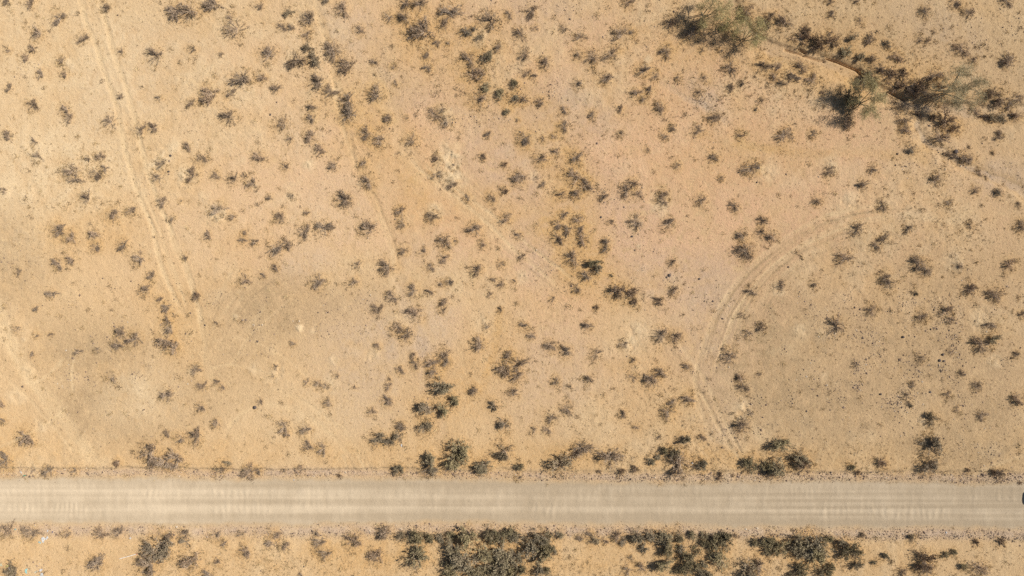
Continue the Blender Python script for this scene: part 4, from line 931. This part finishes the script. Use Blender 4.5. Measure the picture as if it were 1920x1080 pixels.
M_STRAW = tone_mat('dry_straw', .8)
px, py, pos, r_ = scatter(grass_d + .05 * (1 - inroad), 420000, 42000, 1.2, 62)
n, B_ = len(px), 6
c = np.repeat(pos, B_, 0) + np.concatenate([r_.normal(0, .05, (n * B_, 2)), np.zeros((n * B_, 1))], 1)
d = np.concatenate([r_.normal(0, .6, (n * B_, 2)), r_.uniform(.3, 1.0, (n * B_, 1))], 1)
d = d / np.linalg.norm(d, axis=1, keepdims=True) * np.repeat(r_.uniform(.07, .24, n), B_)[:, None]
gt = Tri()
wid = r_.uniform(.010, .026, n * B_)
# larger faint clumps of dead grass among them
kx, ky, kpos, _ = scatter(grass_d + .14 * (1 - inroad) * (1 - shoulder), 16000, 2600, 1.2, 64)
m_ = len(kx)
kk = np.repeat(r_.uniform(.16, .5, m_), 22)
kc = np.repeat(kpos, 22, 0) + np.concatenate([r_.normal(0, .42, (m_ * 22, 2)) * kk[:, None], np.zeros((m_ * 22, 1))], 1)
kd = np.concatenate([r_.normal(0, .6, (m_ * 22, 2)), r_.uniform(.2, .9, (m_ * 22, 1))], 1)
kd = kd / np.linalg.norm(kd, axis=1, keepdims=True) * (kk * r_.uniform(.5, 1.1, m_ * 22))[:, None]
gt.blades(np.concatenate([c, kc]), np.concatenate([d, kd]), np.concatenate([wid, kk * .06]))
me = gt.mesh('dry_grass', M_STRAW)
pal = np.array([(.46, .33, .165), (.38, .27, .135), (.54, .41, .22), (.27, .19, .10), (.19, .135, .08)])
tone_attr(me, np.concatenate([np.repeat(pal[r_.choice(5, n, p=[.3, .25, .15, .18, .12])], B_ * 3, 0), np.repeat(pal[r_.choice(5, m_, p=[.15, .3, .1, .3, .15])], 22 * 3, 0)]))
tag(link(bpy.data.objects.new('dry_grass', me)), 'straw-coloured dry grass tufts dotted over the desert flat', 'grass', kind='stuff')

px, py, pos, r_ = scatter(grass_d + .25 * dark, 160000, 13000, 1.2, 63)
n = len(px)
d = np.concatenate([r_.normal(0, 1, (n, 2)), r_.uniform(0, .12, (n, 1))], 1)
d = d / np.linalg.norm(d, axis=1, keepdims=True) * r_.uniform(.12, .5, (n, 1))
gt = Tri()
gt.blades(pos + np.array([0, 0, .03]), d, r_.uniform(.008, .022, n))
me = gt.mesh('twig_litter', M_STRAW)
pal = np.array([(.12, .085, .06), (.20, .15, .11), (.34, .27, .20)])
tone_attr(me, np.repeat(pal[r_.choice(3, n, p=[.5, .35, .15])], 3, 0))
tag(link(bpy.data.objects.new('twig_litter', me)), 'broken dry twigs lying around the shrubs', 'twigs', kind='stuff')


# ------------------------------------------------------------------ single rocks
def simple_mat(name, col, rough=.6, spec=.3, var=.2, scale=6.0):
    m, g = new_mat(name, rough, spec)
    k = g.maprange(g.noise(scale, 3, .6, g.n('ShaderNodeTexCoord').outputs['Object']), .3, .7, 1 - var, 1 + var)
    g.l(g.mix(1.0, col, k, 'MULTIPLY'), g.bsdf.inputs['Base Color'])
    return m


import bmesh
M_ROCK = simple_mat('dark_rock', (.085, .068, .062), .85, .2, .35)
ROCKS = [(478, 764, .24, 'near-black lone rock beside the pale arc, lower left'), (507, 215, .14, 'small dark rock alone on bare sand left of the gully'), (1255, 516, .2, 'upper dark rock of the close pair below the lone bush, right of centre'), (1250, 520, .14, 'lower dark rock of the close pair, right of centre'),
         (1311, 523, .17, 'dark rock alone right of the close rock pair'), (1419, 342, .14, 'dark rock below the bush with a rock beside it, right half'), (1421, 315, .2, 'dark rock touching a bush at the right of upper middle'), (1127, 407, .14, 'dark rock just right of the nine-bush cluster'), (1185, 443, .14, 'dark rock below the diggings right of the cluster'),
         (1693, 632, .22, 'dark rock above the stony patch on the right'), (1768, 665, .2, 'largest dark rock inside the stony patch'), (1762, 676, .18, 'lower left dark rock inside the stony patch'), (1770, 677, .16, 'lower right dark rock inside the stony patch'), (1651, 739, .18, 'dark rock left of the lower stony patch'),
         (1744, 735, .15, 'dark rock right of the lower stony patch'), (1512, 771, .14, 'lone dark rock on brown soil, lower right'), (1792, 284, .26, 'black rock in the side wash'), (1742, 236, .14, 'small dark rock between the two washes'), (320, 292, .16, 'dark stone standing in for a burrow hole, upper'), (317, 322, .15, 'dark stone standing in for a burrow hole, lower')]  # stones on the burrow patch stand in for dark burrow holes
for px, py, r, lab in ROCKS:
    bm = bmesh.new()
    bmesh.ops.create_icosphere(bm, subdivisions=2, radius=r)
    ax = [R.uniform(.75, 1.3), R.uniform(.75, 1.3), R.uniform(.5, .75)]
    cuts = [Vector((R.gauss(0, 1), R.gauss(0, 1), R.gauss(0, 1))).normalized() for _ in range(7)]
    for v_ in bm.verts:
        for cn in cuts:
            k = v_.co.dot(cn) - r * .78
            if k > 0: v_.co -= cn * k
        v_.co = Vector((v_.co.x * ax[0], v_.co.y * ax[1], v_.co.z * ax[2])) * R.uniform(.95, 1.05)
    me = bpy.data.meshes.new('rock')
    bm.to_mesh(me); bm.free()
    me.materials.append(M_ROCK)
    o = bpy.data.objects.new('rock', me)
    x, y = P(px, py)
    o.location = (x, y, zat(px, py) + r * .25)
    tag(link(o), lab, 'rock', 'dark single rocks on the flat')

# ------------------------------------------------------------------ litter and the dropped pole, lower left
LITTER = [(79, 1013, .42, (.78, .76, .72), 'largest white plastic sheet crumpled below the road, far left'), (86, 1010, .26, (.80, .79, .76), 'white plastic scrap right of the largest white sheet'), (73, 1018, .2, (.45, .68, .68), 'pale blue plastic scrap touching the largest white sheet'), (88, 996, .15, (.82, .80, .76), 'small white scrap at the road edge above the white sheet'),
          (97, 998, .12, (.10, .12, .25), 'small dark blue scrap at the lower road edge, far left'), (2, 1059, .28, (.72, .66, .45), 'cream scrap cut by the left edge near the bottom'), (14, 1061, .22, (.72, .62, .25), 'yellow scrap near the bottom-left corner'), (19, 1067, .25, (.80, .80, .78), 'white scrap beside the bottom-left grey shrub'), (50, 1070, .32, (.40, .66, .60), 'turquoise plastic piece near the bottom-left corner'),
          (68, 1072, .24, (.72, .64, .46), 'cream scrap right of the turquoise piece'), (77, 1069, .26, (.80, .78, .76), 'upper white scrap right of the turquoise piece'), (79, 1077, .3, (.75, .74, .70), 'lower white scrap at the bottom edge, left'), (28, 993, .18, (.38, .55, .48), 'green-grey scrap in a roadside shrub, far left'), (45, 892, .16, (.10, .38, .25), 'green scrap on the upper road bank, far left'),
          (38, 886, .16, (.80, .78, .74), 'white scrap on the upper road bank, far left'), (753, 835, .16, (.85, .84, .82), 'white scrap below the flat roadside thicket'), (1298, 868, .13, (.82, .81, .80), 'white scrap beside the broad roadside bush'), (243, 1010, .16, (.78, .75, .70), 'white scrap left of the big bush, below the road'), (1775, 999, .14, (.80, .79, .77), 'white scrap on the lower road edge, right'), (550, 901, .1, (.84, .83, .82), 'tiny white scrap on the upper road edge, left of centre')]
for n_, (px, py, r, col, lab) in enumerate(LITTER):
    m = simple_mat(f'plastic_{n_}', tuple(q * .62 for q in col), .45, .3, .1)
    r *= .75
    bm = bmesh.new()
    bmesh.ops.create_grid(bm, x_segments=6, y_segments=6, size=r)
    for v_ in bm.verts:
        a = math.atan2(v_.co.y, v_.co.x)
        f = 1 + .3 * math.sin(2 * a + n_) + .2 * math.sin(3 * a + 2 * n_)
        v_.co = Vector((v_.co.x * f, v_.co.y * .7 * f, R.uniform(.0, .30) * r + .02))
    gm_ = bmesh.ops.solidify(bm, geom=bm.faces[:], thickness=.004)
    me = bpy.data.meshes.new('plastic_scrap')
    bm.to_mesh(me); bm.free()
    me.materials.append(m)
    o = bpy.data.objects.new('plastic_scrap', me)
    x, y = P(px, py)
    o.location = (x, y, zat(px, py) + .02)
    o.rotation_euler = (0, 0, R.uniform(0, 6.28))
    tag(link(o), lab, 'litter', 'litter thrown along the road')

M_POLE = simple_mat('white_paint', (.80, .77, .70), .5, .4, .05)
M_RED = simple_mat('faded_red', (.55, .22, .17), .6, .3, .1)
ax_, ay_ = P(224.5, 1047.5)
bx_, by_ = P(258, 1038)
za, zb = zat(224, 1047) + .04, zat(258, 1038) + .07
pole = bpy.data.objects.new('pole', None)
pole.location = (ax_, ay_, za)
tag(link(pole), 'thin white pole with a reddish end lying left of the big bush', 'pole')
vec = np.array([bx_ - ax_, by_ - ay_, zb - za])
for nm, a, b, r, m in (('shaft', 0, .93, .038, M_POLE), ('tip', .93, 1.0, .05, M_RED)):
    t_ = Tri()
    q0, q1 = vec * a, vec * b
    t_.tube([q0, q0 + 1e-4 * vec, q1 - 1e-4 * vec, q1], r, r, 8)
    t_.f += [(0, k + 1, k) for k in range(1, 7)] + [(24, 24 + k, 25 + k) for k in range(1, 7)]
    link(bpy.data.objects.new(nm, t_.mesh(nm, m)), pole)

# ------------------------------------------------------------------ the dark car just driving into the frame on the right
M_PAINT = simple_mat('slate_car_paint', (.045, .048, .058), .35, .6, .03)
M_GLASS = simple_mat('dark_glass', (.02, .024, .028), .08, .8, .02)
M_RUB = simple_mat('tyre_rubber', (.022, .022, .022), .85, .2, .1)
M_RIM = simple_mat('alloy_rim', (.42, .42, .43), .35, .6, .05)
M_LAMP = simple_mat('lamp_glass', (.62, .63, .64), .15, .8, .03)
M_RED2 = simple_mat('red_lamp', (.30, .02, .02), .2, .6, .03)
M_BLK = simple_mat('black_trim', (.025, .025, .027), .6, .3, .05)
car = bpy.data.objects.new('parked_car', None)
car.name = 'car'
cxw, cyw = P(1926.5, 933)
car.location = (cxw, cyw, zat(1915, 933))
tag(link(car), 'dark slate car on the road at the right edge, its shadow just entering', 'car')


def loft(name, secs, mat, parent, smooth=True):
    """secs: list of (x, [(y,z)...]) cross sections with equal counts"""
    k = len(secs[0][1])
    v_ = [(x, y, z) for x, pr_ in secs for y, z in pr_]
    f_ = []
    for i in range(len(secs) - 1):
        for j in range(k):
            a, b = i * k + j, i * k + (j + 1) % k
            f_.append((a, b, b + k, a + k))
    f_.append(tuple(range(k))[::-1])
    f_.append(tuple(range((len(secs) - 1) * k, len(secs) * k)))
    me = bpy.data.meshes.new(name)
    me.from_pydata(v_, [], f_)
    me.update()
    bm = bmesh.new(); bm.from_mesh(me)
    bmesh.ops.recalc_face_normals(bm, faces=bm.faces[:])
    bm.to_mesh(me); bm.free()
    for p in me.polygons: p.use_smooth = smooth and len(p.vertices) == 4
    me.materials.append(mat)
    return link(bpy.data.objects.new(name, me), parent)


def ring(hw, z0, z1, n=14, e=3.0):
    out = []
    for k in range(n):
        t = 2 * math.pi * (k + .5) / n
        c_, s_ = math.cos(t), math.sin(t)
        out.append((hw * math.copysign(abs(c_) ** (2 / e), c_), .5 * (z0 + z1) + .5 * (z1 - z0) * math.copysign(abs(s_) ** (2 / e), s_)))
    return out


body = loft('body', [(0, ring(.42, .34, .50)), (.05, ring(.60, .28, .58)), (.16, ring(.76, .24, .66)), (.38, ring(.86, .22, .73)), (.9, ring(.90, .22, .80)), (1.35, ring(.905, .22, .86)), (2.4, ring(.91, .22, .90)), (3.6, ring(.91, .22, .92)), (4.2, ring(.88, .24, .94)), (4.5, ring(.80, .32, .90)), (4.6, ring(.70, .40, .80))], M_PAINT, car)
cabin = loft('cabin', [(1.25, ring(.74, .80, .86)), (1.55, ring(.76, .78, 1.08)), (2.0, ring(.72, .78, 1.40)), (2.6, ring(.70, .78, 1.47)), (3.4, ring(.69, .78, 1.44)), (3.9, ring(.72, .78, 1.20)), (4.3, ring(.74, .80, .95))], M_GLASS, car)
loft('roof', [(1.98, ring(.60, 1.385, 1.425)), (2.3, ring(.63, 1.40, 1.49)), (2.9, ring(.63, 1.40, 1.495)), (3.45, ring(.60, 1.39, 1.455))], M_PAINT, car)
loft('bumper', [(-.012, ring(.40, .30, .40)), (.03, ring(.58, .25, .42)), (.14, ring(.765, .22, .44))], M_BLK, car)
for s_ in (-1, 1):
    hl = loft('headlight', [(.10, [(y + s_ * .58, z) for y, z in ring(.06, .53, .60, 8)]), (.36, [(y + s_ * .72, z) for y, z in ring(.11, .58, .70, 8)])], M_LAMP, car)
    loft('tail_light', [(4.42, [(y + s_ * .70, z) for y, z in ring(.12, .72, .86, 8)]), (4.56, [(y + s_ * .66, z) for y, z in ring(.10, .70, .82, 8)])], M_RED2, car)
    loft('mirror', [(1.55, [(y + s_ * .98, z) for y, z in ring(.10, .92, 1.05, 8)]), (1.72, [(y + s_ * .98, z) for y, z in ring(.09, .93, 1.04, 8)])], M_PAINT, car)
    for wx in (.85, 3.65):
        wh = bpy.data.objects.new('wheel', None)
        link(wh, car)
        wh.location = (wx, s_ * .80, .32)
        for nm, r, wd, m in (('tyre', .32, .11, M_RUB), ('rim', .20, .118, M_RIM)):
            bm = bmesh.new()
            bmesh.ops.create_cone(bm, cap_ends=True, segments=24, radius1=r, radius2=r, depth=2 * wd)
            bmesh.ops.bevel(bm, geom=[e for e in bm.edges if abs(e.verts[0].co.z - e.verts[1].co.z) < 1e-5], offset=.02, segments=2, affect='EDGES')
            for v_ in bm.verts: v_.co = Vector((v_.co.x, v_.co.z, v_.co.y))
            bmesh.ops.recalc_face_normals(bm, faces=bm.faces[:])
            me = bpy.data.meshes.new(nm)
            bm.to_mesh(me); bm.free()
            me.materials.append(m)
            link(bpy.data.objects.new(nm, me), wh)
